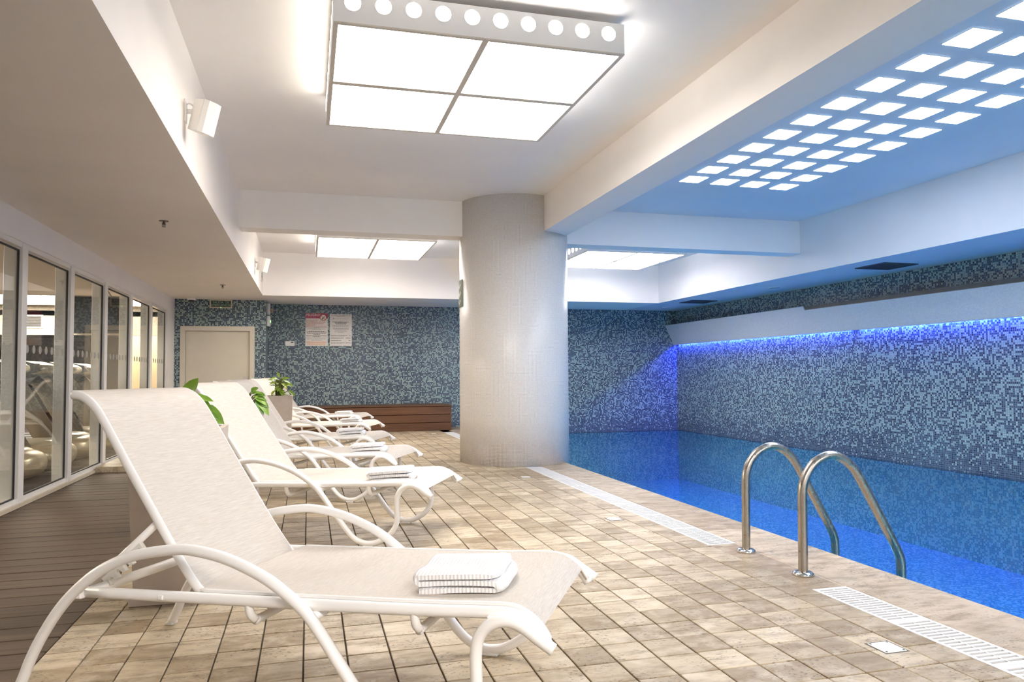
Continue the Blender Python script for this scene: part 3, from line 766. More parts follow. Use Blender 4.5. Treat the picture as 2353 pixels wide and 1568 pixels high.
d_ = MB().lathe([(0.060, 0), (0.060, 0.0012)], 32, smooth=False); d_.v = [(0.128+v[0], -0.0032-v[2], 0.242+v[1]) for v in d_.v]; d_.build('warning_disc', poster_m, p1)
t_ = MB(); t_.tube([(0.128+0.060*math.cos(a), -0.0045, 0.242+0.060*math.sin(a)) for a in [2*math.pi*i/32 for i in range(33)]], 0.006, 6, ry=0.0012, caps=False).build('warning_ring', ink_red, p1)
MB().tube([(0.088, -0.0050, 0.282), (0.168, -0.0050, 0.202)], 0.005, 6).build('warning_slash', ink_red, p1)
MB().tube([(0.105, -0.0046, 0.205), (0.128, -0.0046, 0.240), (0.160, -0.0046, 0.268)], [0.012, 0.008, 0.004], 6, ry=0.0012).build('diver_symbol', ink_dark, p1)
bars(p1, [(0, 0.070, 0.40, 0.008)], ink_red, seed=3)
bars(p1, [(0, 0.050, 0.40, 0.010), (0, 0.034, 0.10, 0.009), (0, 0.016, 0.36, 0.008), (0, -0.004, 0.18, 0.008)], ink_grey, seed=4)
bars(p1, [(0, -0.034, 0.30, 0.010), (0, -0.050, 0.38, 0.010), (0, -0.080, 0.36, 0.010), (0, -0.096, 0.12, 0.009), (0, -0.124, 0.40, 0.010), (0, -0.140, 0.15, 0.009)], ink_dark, seed=5)
bars(p1, [(0, -0.168, 0.40, 0.007), (0, -0.190, 0.36, 0.007), (0, -0.212, 0.20, 0.007)], ink_grey, seed=6)
bars(p1, [(0, -0.246, 0.40, 0.010), (0, -0.262, 0.38, 0.009), (0, -0.286, 0.36, 0.009), (0, -0.302, 0.34, 0.009)], ink_orange, seed=7)
tag(p1, 'white pool notice with red PELIGRO header on the mosaic wall', 'poster')
p2 = empty('rules_poster', (0.6205, YB, 1.999))
MB().cbox(-0.2155, 0.2155, -0.002, 0.0, -0.320, 0.320, 0.0005).build('sheet', poster_m, p2)
text_mesh('EL HOTEL NO DISPONE DE', 0.032, 'lettering', ink_dark, p2, wall_text_mtx(0, -0.0035, 0.292), space=0.95)
bars(p2, [(0, 0.270, 0.17, 0.010)], ink_grey, seed=8)
MB().prism([(-0.165, 0.215), (-0.125, 0.215), (-0.145, 0.25)], 'y', -0.0035, -0.002).build('warning_triangle', ink_grey, p2)
bars(p2, [(0.02, 0.236, 0.26, 0.014), (0, 0.205, 0.24, 0.008)], flat('ink_pale', (0.58, 0.55, 0.50), 0.5), seed=9)
bars(p2, [(0, 0.163, 0.33, 0.012), (0, 0.143, 0.24, 0.012), (0, 0.123, 0.20, 0.012)], ink_dark, seed=10)
bars(p2, [(0, 0.090, 0.33, 0.008), (0, 0.075, 0.32, 0.008), (0, 0.043, 0.31, 0.008), (0, 0.027, 0.31, 0.008), (0, 0.011, 0.30, 0.008), (0, -0.016, 0.22, 0.007), (0, -0.032, 0.26, 0.007), (0, -0.048, 0.11, 0.007)], ink_grey, seed=11)
MB().box(-0.20, 0.20, -0.003, -0.002, -0.083, -0.081).build('rule_line', ink_grey, p2)
for q, (wl, wr) in enumerate(((0.33, 0.03), (0.25, 0.10), (0.20, 0.04), (0.27, 0.10))):
    zz = -0.112-q*0.049
    bars(p2, [(-0.195+wl/2, zz, wl, 0.010), (0.195-wr/2, zz, wr, 0.012)], ink_dark, seed=12+q)
    bars(p2, [(-0.195+wl*0.4, zz-0.014, wl*0.8, 0.005)], ink_grey, seed=22+q)
tag(p2, 'plain white notice right of the PELIGRO poster, dark print', 'poster')
th = empty('thermostat', (-0.3635, YB, 1.721))
MB().cbox(-0.091, 0.091, -0.028, 0.0, -0.049, 0.049, 0.006).build('case', plastic, th)
MB().box(0.018, 0.068, -0.0295, -0.028, 0.014, 0.034).build('display', dark_plastic, th)
tag(th, 'small white thermostat box left of the wall notices', 'thermostat')
al = empty('emergency_lamp', (-0.774, 15.0, 2.365))
MB().cbox(0, 0.055, -0.10, 0.10, -0.105, 0.105, 0.008).build('case', plastic, al)
for q in (-1, 1):
    b_ = MB().lathe([(0.02, 0), (0.034, 0.05), (0.034, 0.06)], 14); mt_ = Matrix.Translation((0.05, q*0.05, -0.02)) @ Matrix.Rotation(R(110), 4, 'Y')
    b_.v = [tuple(mt_ @ Vector(v)) for v in b_.v]; b_.build('lamp_head', flat('lamp_copper', (0.45, 0.33, 0.25), 0.4), al)
tag(al, 'twin-head emergency lamp box high beside the door corner', 'emergency lamp')
wl = empty('wall_light', (-0.774, 15.02, 2.13))
MB().cbox(0, 0.06, -0.15, 0.15, -0.10, 0.10, 0.01).build('case', plastic, wl)
MB().box(0.0605, 0.062, -0.12, 0.12, -0.02, 0.02).build('indicator', em_green, wl)
tag(wl, 'slim white light box with green mark below the emergency lamp', 'wall light')
# dome camera and sprinklers
dc = empty('dome_camera', (-2.02, 14.28, ZS))
MB().lathe([(0.085, -0.012), (0.085, 0.0)], 28, smooth=False).build('base', plastic, dc)
MB().lathe([(0.065, -0.055), (0.075, -0.012)], 28).build('housing', plastic, dc)
ellipsoid(MB(), (0, 0, -0.055), (0.05, 0.05, 0.045), 20, 10).build('dome', dark_plastic, dc)
tag(dc, 'white dome camera with dark lens on the low ceiling', 'camera')
def sprinkler(loc, label):
    r_ = empty('sprinkler', loc)
    MB().lathe([(0.040, -0.006), (0.042, 0.0)], 20).build('escutcheon', flat('sprinkler_chrome', (0.16, 0.15, 0.14), 0.3, metal=0.8), r_)
    MB().lathe([(0.008, -0.040), (0.010, -0.006)], 10).build('body', MATS['sprinkler_chrome'], r_)
    MB().tube([(-0.012, 0, -0.02), (-0.014, 0, -0.04), (0, 0, -0.052), (0.014, 0, -0.04), (0.012, 0, -0.02)], 0.003, 6).build('yoke', MATS['sprinkler_chrome'], r_)
    MB().lathe([(0.018, -0.056), (0.018, -0.053)], 14, smooth=False).build('deflector', MATS['sprinkler_chrome'], r_)
    return tag(r_, label, 'sprinkler', 'ceiling sprinklers')
sprinkler((-1.27, 7.28, ZS), 'chrome ceiling sprinkler nearer the camera on the low left ceiling')
sprinkler((-1.29, 12.26, ZS), 'chrome ceiling sprinkler near the exit sign on the low ceiling')
# speakers on the left fascia
def speaker(y, z, label):
    r_ = empty('wall_speaker', (XS, y, z))
    MB().cbox(0.0, 0.012, -0.035, 0.035, -0.075, 0.075, 0.004).build('wall_plate', white_metal, r_)
    MB().tube([(0.01, 0, 0.0), (0.055, -0.005, 0.0)], 0.016, 10).build('bracket_arm', white_metal, r_)
    mt_ = Matrix.Translation((0.115, -0.012, -0.035)) @ Matrix.Rotation(R(-32), 4, 'Z') @ Matrix.Rotation(R(16), 4, 'Y')
    prof = [(-0.055, -0.05), (0.035, -0.075), (0.060, -0.055), (0.070, 0.0), (0.060, 0.055), (0.035, 0.075), (-0.055, 0.05)]
    b_ = MB().prism(prof, 'z', -0.10, 0.10); b_.v = [tuple(mt_ @ Vector(v)) for v in b_.v]; b_.build('cabinet', plastic, r_)
    b_ = MB().prism([(0.037, -0.075), (0.062, -0.056), (0.072, 0.0), (0.062, 0.056), (0.037, 0.075), (0.030, 0.07), (0.030, -0.07)], 'z', -0.104, 0.104)
    b_.v = [tuple(mt_ @ Vector((v[0]+0.006, v[1], v[2]))) for v in b_.v]; b_.build('grille', flat('speaker_grille', (0.80, 0.79, 0.74), 0.5), r_)
    MB().tube(smooth_path([(0.012, 0.01, 0.05), (0.03, 0.005, 0.055), (0.06, -0.005, 0.03)], 4), 0.004, 6).build('cable', plastic, r_)
    return tag(r_, label, 'speaker', 'white wall speakers')
speaker(5.16, 2.815, 'white wall speaker on the fascia, large and near, left of box light')
speaker(11.70, 2.79, 'small white wall speaker at the far end of the fascia')
sl = empty('slot_vent', (XS, 13.30, 2.84))
MB().frame('x', -0.16, 0.16, -0.14, 0.14, 0.022, 0.0, 0.012).build('frame', plastic, sl)
MB().box(0.001, 0.004, -0.14, 0.14, -0.12, 0.12).build('backing', dark_plastic, sl)
for q in range(5): MB().box(0.004, 0.009, -0.137, 0.137, -0.105+q*0.05, -0.097+q*0.05).build('slat', MATS['vent_grey'], sl)
tag(sl, 'dark slot vent on the left fascia under the far speaker', 'air vent')
# vents and grilles on the right soffit
def sq_vent(x, y, label):
    r_ = empty('soffit_vent', (x, y, ZS))
    MB().frame('z', -0.27, 0.27, -0.27, 0.27, 0.02, -0.012, 0.0).build('frame', flat('vent_dark', (0.07, 0.07, 0.075), 0.5), r_)
    MB().box(-0.25, 0.25, -0.25, 0.25, -0.003, -0.001).build('backing', dark_plastic, r_)
    for q in range(9):
        MB().box(-0.249, 0.249, -0.235+q*0.055, -0.205+q*0.055, -0.010, -0.005).build('slat', MATS['vent_dark'], r_)
    tag(r_, label, 'air vent', 'square soffit vents')
sq_vent(7.42, 8.24, 'dark square air vent in the pool soffit, nearer one')
sq_vent(7.44, 13.26, 'dark square air vent in the pool soffit, far corner')
def rd_vent(x, y, label):
    r_ = empty('round_diffuser', (x, y, ZS))
    t_ = MB().tube([(0.11*math.cos(a), 0.11*math.sin(a), -0.004) for a in [2*math.pi*i/28 for i in range(29)]], 0.012, 6, ry=0.006, caps=False); t_.build('rim', paint_pool, r_)
    for rr in (0.085, 0.055, 0.028):
        MB().tube([(rr*math.cos(a), rr*math.sin(a), -0.004) for a in [2*math.pi*i/24 for i in range(25)]], 0.007, 6, ry=0.005, caps=False).build('ring', flat('diffuser_grey', (0.33, 0.36, 0.42), 0.5), r_)
    MB().lathe([(0.10, -0.002), (0.10, -0.0005)], 24, smooth=False).build('backing', MATS['vent_grey'], r_)
    tag(r_, label, 'air vent', 'round soffit diffusers')
rd_vent(7.46, 10.76, 'round grey ceiling diffuser between the two square soffit vents')
rd_vent(7.44, 14.55, 'round ceiling diffuser in the far corner over the pool')
# sign on the column
cs = MB(); n_ = 10; a0 = R(163); vs = []; fs = []
for i in range(n_+1):
    a = a0 + R(26)*i/n_
    for rr in (CR+0.001, CR+0.008):
        for z in (1.94, 2.28): vs.append((CCX+rr*math.cos(a), CCY+rr*math.sin(a), z))
for i in range(n_):
    b_ = i*4; c_ = b_+4
    fs += [(b_+2, c_+2, c_+3, b_+3), (b_, b_+1, c_+1, c_), (b_+1, b_+3, c_+3, c_+1), (b_, c_, c_+2, b_+2)]
fs += [(0, 2, 3, 1), (n_*4, n_*4+1, n_*4+3, n_*4+2)]
so = empty('column_sign', (CCX-CR, CCY, 2.11))
o = cs.add(vs, fs).build('plate', flat('column_sign_green', (0.20, 0.25, 0.19), 0.3), so); o.data.transform(Matrix.Translation((-(CCX-CR), -CCY, -2.11)))
for q, (zc, hh) in enumerate(((2.20, 0.05), (2.10, 0.07), (2.00, 0.03))):
    b_ = MB(); pts = []
    for i in range(9):
        a = a0 + R(5) + R(16)*i/8
        pts.append((CCX+(CR+0.009)*math.cos(a)-(CCX-CR), CCY+(CR+0.009)*math.sin(a)-CCY, zc-2.11+0.02*math.sin(i)))
    b_.tube(pts, hh/3, 6, ry=0.0015, up=(0, 0, 1)).build('pictogram', ink_white, so)
tag(so, 'green and white sign curved around the mosaic column', 'sign')

# ------------------------------------------------------------------ bench
bn = empty('wooden_bench', (1.0, 14.93, 0))
bx0, bx1, byf, byb = -0.76-1.0, 2.700-1.0, 14.46-14.93, YB-0.01-14.93
MB().box(bx0+0.02, bx1-0.02, byf+0.03, byb, 0.0, 0.440).build('carcass', flat('bench_void', (0.02, 0.012, 0.008), 0.9), bn)
for q in range(3):
    z0 = 0.004+q*0.157
    MB().cbox(bx0, bx1, byf, byf+0.024, z0, z0+0.148, 0.003).build('front_board', bench_m, bn)
    MB().cbox(bx1-0.022, bx1, byf+0.026, byb, z0, z0+0.148, 0.003).build('side_board', bench_m, bn)
nb = 6; dw = (byb-byf+0.02)/nb
for q in range(nb):
    for (xa, xb) in ((bx0, bx0+1.25), (bx0+1.254, bx0+2.55), (bx0+2.554, bx1+0.008)):
        MB().cbox(xa, xb, byf-0.012+q*dw+0.002, byf-0.012+(q+1)*dw-0.002, 0.474, 0.496, 0.003).build('top_slat', bench_m, bn)
tag(bn, 'long brown wooden bench against the mosaic back wall', 'bench')

# ------------------------------------------------------------------ drain grates and floor plates
L = 0.52; xs = [2.456, 2.474]; xs = [2.4565, 2.4745, 2.5520, 2.5590, 2.6375, 2.6555]
ys = [0.0, 0.018]; pitch_ = 0.0278; ns = 17
y_ = 0.020; lines = [0.0]; cells = []
pitch_, ns, slot = 0.0300, 16, 0.0150
ev = sorted([0.0, L-0.002] + [round(0.024+i*pitch_, 5) for i in range(ns)] + [round(0.024+i*pitch_+slot, 5) for i in range(ns)])
def hole(i, j):
    f = (ev[j]+ev[j+1])/2-0.024
    return i in (1, 3) and 0 < f < ns*pitch_ and (f % pitch_) < slot
gp = grid_plate(MB(), xs, ev, lambda i, j: not hole(i, j), -0.006, 0.001)
gy = [3.29-L*(k+1) for k in range(4)] + [4.302+L*k for k in range(8)] + [8.46+1.9+L*k-0.0 for k in range(8)]
g0 = None
gl = [(round(a, 2)) for a in gy]
for k, yy in enumerate(gy):
    if yy+L > 14.46: continue
    if g0 is None: g0 = gp.build('drain_grate', grate_m); o = g0
    else: o = g0.copy(); COL.objects.link(o)
    o.location = (0, yy, 0)
    if k < 4: lb = 'slotted white drain grate, %s one from the ladder towards the camera' % ORD[k]
    elif k < 12: lb = 'slotted white drain grate, %s one from the ladder towards the column' % ORD[k-4]
    else: lb = 'slotted white drain grate behind the column, %s one from the column' % ORD[k-12]
    tag(o, lb, 'drain grate', ['drain grates before the ladder', 'drain grates between ladder and column', 'drain grates behind the column'][0 if k < 4 else 1 if k < 12 else 2])
pln = ['white square floor plate nearest the camera beside the drain grate', 'white square floor plate level with the far end of the pool ladder', 'white square floor plate just in front of the column', 'white square floor plate beside the far side of the column', 'white square floor plate close to the wooden bench']
for k, yy in enumerate((2.525, 5.275, 7.66, 10.85, 13.7)):
    r_ = empty('floor_plate', (2.225, yy, 0))
    MB().frame('z', -0.056, 0.056, -0.060, 0.060, 0.007, -0.003, 0.0012).build('rim', flat('plate_rim_dark', (0.12, 0.10, 0.075), 0.7), r_)
    MB().cbox(-0.049, 0.049, -0.053, 0.053, -0.003, 0.0025, 0.001).build('plate', flat('plate_white', (0.80, 0.78, 0.73), 0.4, mottle=0.06, scale=30), r_)
    for sx in (-1, 1):
        for sy in (-1, 1):
            d_ = MB().lathe([(0.005, 0), (0.004, 0.001)], 10); d_.build('screw', dark_plastic, r_, (sx*0.040, sy*0.044, 0.0025))
    tag(r_, pln[k], 'floor plate', 'white floor plates')

# ------------------------------------------------------------------ pool ladder
ld = empty('pool_ladder', (2.585, 3.806, 0))
prof = [(2.585, -0.02), (2.587, 0.10), (2.590, 0.30), (2.592, 0.44), (2.606, 0.506), (2.642, 0.568), (2.693, 0.611), (2.770, 0.637), (2.844, 0.621), (2.912, 0.573), (2.962, 0.507), (3.065, 0.329), (3.158, 0.168), (3.201, 0.089), (3.222, 0.028), (3.224, -0.06), (3.224, -0.40), (3.224, -1.05)]
for yy in (4.079, 3.533):
    rl = MB().tube([(p.x-2.585, yy-3.806, p.z) for p in smooth_path([(a, 0, b_) for a, b_ in prof], 5)], 0.0255, 16).build('handrail', steel_m, ld)
    MB().lathe([(0.058, 0.0), (0.056, 0.012), (0.045, 0.020), (0.028, 0.022)], 28).build('flange', chrome_m, ld, (0.0, yy-3.806, 0.0))
for zz in (-0.35, -0.62, -0.89):
    MB().cbox(3.224-2.585-0.04, 3.224-2.585+0.04, -0.27, 0.27, zz-0.012, zz+0.012, 0.004).build('tread', steel_m, ld)
tag(ld, 'stainless steel pool ladder with two curved handrails on the coping', 'pool ladder')

# ------------------------------------------------------------------ sun loungers
ARCH = [(-1.475, 0.010), (-1.445, 0.065), (-1.416, 0.129), (-1.372, 0.206), (-1.306, 0.298), (-1.239, 0.368), (-1.152, 0.436), (-1.065, 0.481), (-0.98, 0.51), (-0.854, 0.532), (-0.772, 0.536), (-0.660, 0.520), (-0.56, 0.489), (-0.47, 0.448), (-0.379, 0.386), (-0.325, 0.332), (-0.255, 0.240), (-0.20, 0.168), (-0.135, 0.088), (-0.085, 0.045), (-0.03, 0.024), (0.013, 0.022), (0.064, 0.034), (0.137, 0.078), (0.176, 0.126), (0.192, 0.180), (0.192, 0.24), (0.191, 0.29), (0.198, 0.334), (0.220, 0.368), (0.256, 0.389), (0.296, 0.393), (0.333, 0.380), (0.375, 0.352), (0.420, 0.324)]
RAIL = [(-1.225, 0.362), (-0.68, 0.375), (-0.30, 0.384), (0.03, 0.394), (0.20, 0.402), (0.285, 0.403), (0.338, 0.383), (0.376, 0.350), (0.399, 0.316)]
POST = [(-0.802, 0.365), (-0.830, 0.388), (-0.910, 0.489), (-1.000, 0.616), (-1.096, 0.754), (-1.172, 0.865), (-1.238, 0.960), (-1.280, 1.005), (-1.326, 1.030), (-1.362, 1.034)]
def lounger():
    r_ = empty('sun_lounger')
    for sy in (-1, 1):
        pa = smooth_path([(a, sy*0.382, z) for a, z in ARCH], 4)
        sf = MB().tube(pa, 0.0180, 12, ry=0.0195).build('side_frame', white_metal, r_)
        MB().cbox(-0.030, 0.035, sy*0.382-0.020, sy*0.382+0.020, 0.0005, 0.010, 0.002).build('foot_pad', plastic, sf)
        MB().cbox(-1.492, -1.458, sy*0.382-0.020, sy*0.382+0.020, 0.0005, 0.012, 0.002).build('foot_pad', plastic, sf)
        rail = MB().tube(smooth_path([(a, sy*0.345, z) for a, z in RAIL], 5), 0.0185, 12).build('seat_rail', white_metal, r_)
        MB().cbox(-0.915, -0.895, sy*0.345+sy*0.016-0.006, sy*0.345+sy*0.016+0.006, 0.362, 0.378, 0.003).build('bolt', white_metal, rail)
        tr = [(a, sy*0.326, z+0.019) for a, z in RAIL if a > -0.7]
        tr = [(-0.775, sy*0.326, 0.392)] + tr
        MB().tube(smooth_path(tr, 4), 0.007, 8, ry=0.010, up=(0, 0, 1)).build('sling_track', alu, rail)
        po = MB().tube(smooth_path([(a, sy*0.279, z) for a, z in POST], 5), 0.0165, 12, ry=0.0125, up=(0.8, 0, 0.6)).build('backrest_post', white_metal, r_)
        st = MB().tube([(-1.276, sy*0.262, 0.362), (-1.000, sy*0.262, 0.595)], 0.0135, 10).build('support_strut', white_metal, r_)
        # notched plastic rack under the strut
        d = Vector((0.268, 0, 0.230)).normalized(); n2 = Vector((0.230, 0, -0.268)).normalized(); o0 = Vector((-1.276, sy*0.262, 0.362)) + d*0.050 + n2*0.011
        outline = [(0.0, 0.0)]
        for q in range(5):
            b0 = 0.004+q*0.040
            outline += [(b0, 0.038), (b0+0.014, 0.040), (b0+0.016, 0.020), (b0+0.026, 0.012), (b0+0.036, 0.022)]
        outline += [(0.205, 0.030), (0.205, 0.0)]
        rk = MB(); vs = []
        for dy in (-0.009, 0.009):
            for a, b_ in outline:
                v = o0 + d*a + n2*b_; vs.append((v.x, v.y+dy, v.z))
        m_ = len(outline); base_n = m_
        fs = [(i, (i+1) % m_, m_+(i+1) % m_, m_+i) for i in range(m_)]
        # side faces as triangle fan strips against the spine
        sp = []
        for dy in (-0.009, 0.009):
            for a, b_ in outline:
                v = o0 + d*a; sp.append((v.x, v.y+dy, v.z))
        k0 = len(vs); vs += sp
        for s_ in (0, 1):
            for i in range(m_-1):
                fs.append((s_*m_+i, s_*m_+i+1, k0+s_*m_+i+1, k0+s_*m_+i))
        rk.add(vs, fs).build('recline_rack', plastic, st)
    MB().tube([(-1.215, -0.345, 0.362), (-1.215, 0.345, 0.362)], 0.0175, 12).build('rear_crossbar', white_metal, r_)
    MB().tube([(-0.342, -0.378, 0.352), (-0.342, 0.378, 0.352)], 0.0150, 12).build('arm_crossbar', white_metal, r_)
    for s_ in (-0.585, -0.015):
        z = 0.378 + (s_+0.6)*0.025
        MB().tube(smooth_path([(s_, -0.345, z), (s_+0.002, -0.340, z-0.040), (s_+0.004, -0.315, z-0.066), (s_+0.004, -0.26, z-0.072), (s_+0.004, 0.26, z-0.072), (s_+0.004, 0.315, z-0.066), (s_+0.002, 0.340, z-0.040), (s_, 0.345, z)], 5), 0.0140, 10).build('seat_crossbar', white_metal, r_)
    MB().tube([(-1.354, -0.279, 1.033), (-1.354, 0.279, 1.033)], 0.0125, 10).build('head_crossbar', white_metal, r_)
    for sy in (-1, 1):
        MB().cbox(0.222, 0.262, sy*0.3635-0.016, sy*0.3635+0.016, 0.378, 0.402, 0.004).build('link_bracket', white_metal, r_)
        MB().cbox(-1.262, -1.215, sy*0.3635-0.014, sy*0.3635+0.014, 0.345, 0.375, 0.004).build('link_bracket', white_metal, r_)
    # slings
    def sheet(path, hw, sag, th, name, off):
        P = smooth_path([(a, 0, z) for a, z in path], 6); N = len(P); nw = 12; vs = []; fs = []
        for side in (0, 1):
            for i, p in enumerate(P):
                t = (P[min(i+1, N-1)]-P[max(i-1, 0)]).normalized(); n_ = Vector((-t.z, 0, t.x))
                if n_.z < 0: n_ = -n_
                for k in range(nw+1):
                    f = k/nw*2-1; e = sag*(1-f*f)*math.sin(math.pi*min(1, max(0, i/(N-1))))
                    q = p + n_*(off - e - side*th)
                    vs.append((q.x, f*hw, q.z))
        W_ = nw+1; S_ = N*W_
        for i in range(N-1):
            for k in range(nw):
                a = i*W_+k; fs.append((a, a+1, a+W_+1, a+W_)); fs.append((S_+a, S_+a+W_, S_+a+W_+1, S_+a+1))
        for i in range(N-1):
            for k in (0, nw):
                a = i*W_+k; fs.append((a, a+W_, S_+a+W_, S_+a))
        for k in range(nw):
            for i in (0, N-1):
                a = i*W_+k; fs.append((a, a+1, S_+a+1, S_+a))
        o = MB().add(vs, fs, True).build(name, sling_m, r_)
        md = o.modifiers.new('edge', 'EDGE_SPLIT'); md.split_angle = R(50)
        return o
    sheet([(-0.785, 0.388), (-0.68, 0.391), (-0.30, 0.400), (0.03, 0.410), (0.20, 0.418), (0.285, 0.418), (0.336, 0.399), (0.376, 0.366)], 0.322, 0.022, 0.004, 'seat_sling', 0.006)
    bs = sheet([(-0.818, 0.372), (-0.910, 0.489), (-1.000, 0.616), (-1.096, 0.754), (-1.172, 0.865), (-1.238, 0.960), (-1.280, 1.005), (-1.326, 1.030), (-1.360, 1.034)], 0.279, 0.006, 0.004, 'backrest_sling', 0.016)
    return r_
l0 = lounger(); make_tree(l0)
LG = [((0.497, 2.566), -30.4), ((0.5365, 5.2325), -25.5), ((0.51, 6.97), -25.0), ((0.47, 8.85), -22.0), ((0.575, 11.13), -20.0), ((0.60, 13.33), -19.0)]
ll = ['white lounger with beige sling nearest the camera, large in the foreground', 'white lounger with beige sling, second from the camera', 'white lounger with beige sling, third from the camera', 'white lounger with beige sling, fourth from the camera', 'white lounger with beige sling, fifth, second from the bench', 'white lounger with beige sling farthest away, right before the bench']
for k, ((x, y), a) in enumerate(LG):
    o = l0 if k == 0 else copy_tree(l0)
    o.location = (x, y, 0); o.rotation_euler = (0, 0, R(a)); tag(o, ll[k], 'sun lounger', 'row of sun loungers')

# ------------------------------------------------------------------ folded towels
def towel_mesh(wd, dp_, th, layers, seed, lift=0.0):
    rnd = random.Random(seed)
    P = []; hw = wd/2
    z = th/2; d = 1
    for l in range(layers):
        xs_ = [-hw+th*0.7 + (wd-th*1.4)*i/10 for i in range(11)]
        if d < 0: xs_ = xs_[::-1]
        for i, x in enumerate(xs_): P.append((x, z + 0.0025*math.sin(7*x+l)+lift*(l/layers)*(x/hw)))
        if l < layers-1:
            cx = xs_[-1]; gap = th*1.06
            for q in range(1, 6):
                a = -math.pi/2 + math.pi*q/6
                P.append((cx + d*(gap/2)*1.15*math.cos(a), z + gap/2 + gap/2*math.sin(a) + 0.0025*math.sin(7*cx+l)))
            z += gap; d = -d
    N = len(P); nt_ = 12; vs = []; fs = []
    nrm = []
    for i in range(N):
        a, b_ = P[max(0, i-1)], P[min(N-1, i+1)]; t = Vector((b_[0]-a[0], b_[1]-a[1])).normalized(); nrm.append(Vector((-t.y, t.x)))
    for j in range(nt_+1):
        f = j/nt_*2-1; rd = 1-0.10*abs(f)**6; wob = 0.004*math.sin(3*f+seed)
        for i in range(N):
            for sg in (-1, 1):
                t2 = th/2*(1 if 0 < i < N-1 else 0.6)*(1-0.25*abs(f)**8)
                x = P[i][0] + nrm[i].x*t2*sg; zz = P[i][1] + nrm[i].y*t2*sg
                yy = f*dp_/2 + 0.006*math.sin(11*P[i][0]+2*P[i][1]*40)*(abs(f)**3)
                vs.append((x*rd+wob, yy, max(0.0005, zz + 0.003*math.sin(5*f+9*x))))
    W_ = 2*N
    for j in range(nt_):
        for i in range(N-1):
            a = j*W_+2*i
            fs.append((a, a+2, a+2+W_, a+W_)); fs.append((a+1, a+1+W_, a+3+W_, a+3))
        for i in (0, N-1):
            a = j*W_+2*i; fs.append((a, a+W_, a+W_+1, a+1))
    for j in (0, nt_):
        for i in range(N-1):
            a = j*W_+2*i; fs.append((a, a+1, a+3, a+2))
    return MB().add(vs, fs, True)
TW = [(0.060, -0.060, 0.020, 0.295, 0.305, 0.020, 3), (0.085, -0.155, 0.03, 0.305, 0.33, 0.022, 3), (0.085, -0.15, 0.05, 0.30, 0.29, 0.026, 3), (0.06, -0.14, 0.06, 0.30, 0.28, 0.028, 3), (0.06, -0.12, 0.04, 0.28, 0.26, 0.022, 3), (0.03, -0.10, 0.02, 0.28, 0.26, 0.022, 3)]
tw_l = ['folded white ribbed towel on the nearest lounger', 'folded white ribbed towel on the second lounger from the camera', 'folded white towel on the third lounger from the camera', 'thick folded white towel on the fourth lounger', 'folded white towel on the fifth lounger', 'folded white towel on the farthest lounger by the bench']
for k, (s_, t_, lift, wd, dp_, thk, ly) in enumerate(TW):
    (x, y), a = LG[k]; ca, sa = math.cos(R(a)), math.sin(R(a))
    o = towel_mesh(wd, dp_, thk, ly, k+1, 0.006).build('towel', towel_m)
    md = o.modifiers.new('edge', 'EDGE_SPLIT'); md.split_angle = R(60)
    o.location = (x+s_*ca-t_*sa, y+s_*sa+t_*ca, 0.4035); o.rotation_euler = (0, R(-1.6), R(a+(6, 12, 10, 10, 8, 8)[k]))
    tag(o, tw_l[k], 'towel', 'folded towels on the loungers')

# ------------------------------------------------------------------ planters and plants
def leaf_mesh(length, width, droop, fold=0.25, wav=0.0):
    n = 7; vs = []; fs = []
    for i in range(n+1):
        f = i/n; wv = width/2*(math.sin(math.pi*min(1, f**0.75*0.97+0.03)))**0.85 if 0 < i < n else 0.0015
        x = length*f; z = -droop*f*f*length
        for k, s_ in enumerate((-1, -0.5, 0, 0.5, 1)):
            vs.append((x, s_*wv, z + abs(s_)*wv*fold + wav*math.sin(f*9)*s_*wv))
    for i in range(n):
        for k in range(4):
            a = i*5+k; fs.append((a, a+1, a+6, a+5))
    return MB().add(vs, fs, True)
def orient(o, base, tip, rollv=0.0):
    d = (Vector(tip)-Vector(base)).normalized(); n_ = Vector((0.1*math.sin(rollv*5), -0.35-rollv*0.5, 0.75)); n_ = (n_-d*n_.dot(d)).normalized(); y_ = n_.cross(d)
    o.rotation_mode = 'QUATERNION'; o.rotation_quaternion = Matrix((d, y_, n_)).transposed().to_quaternion(); o.location = base
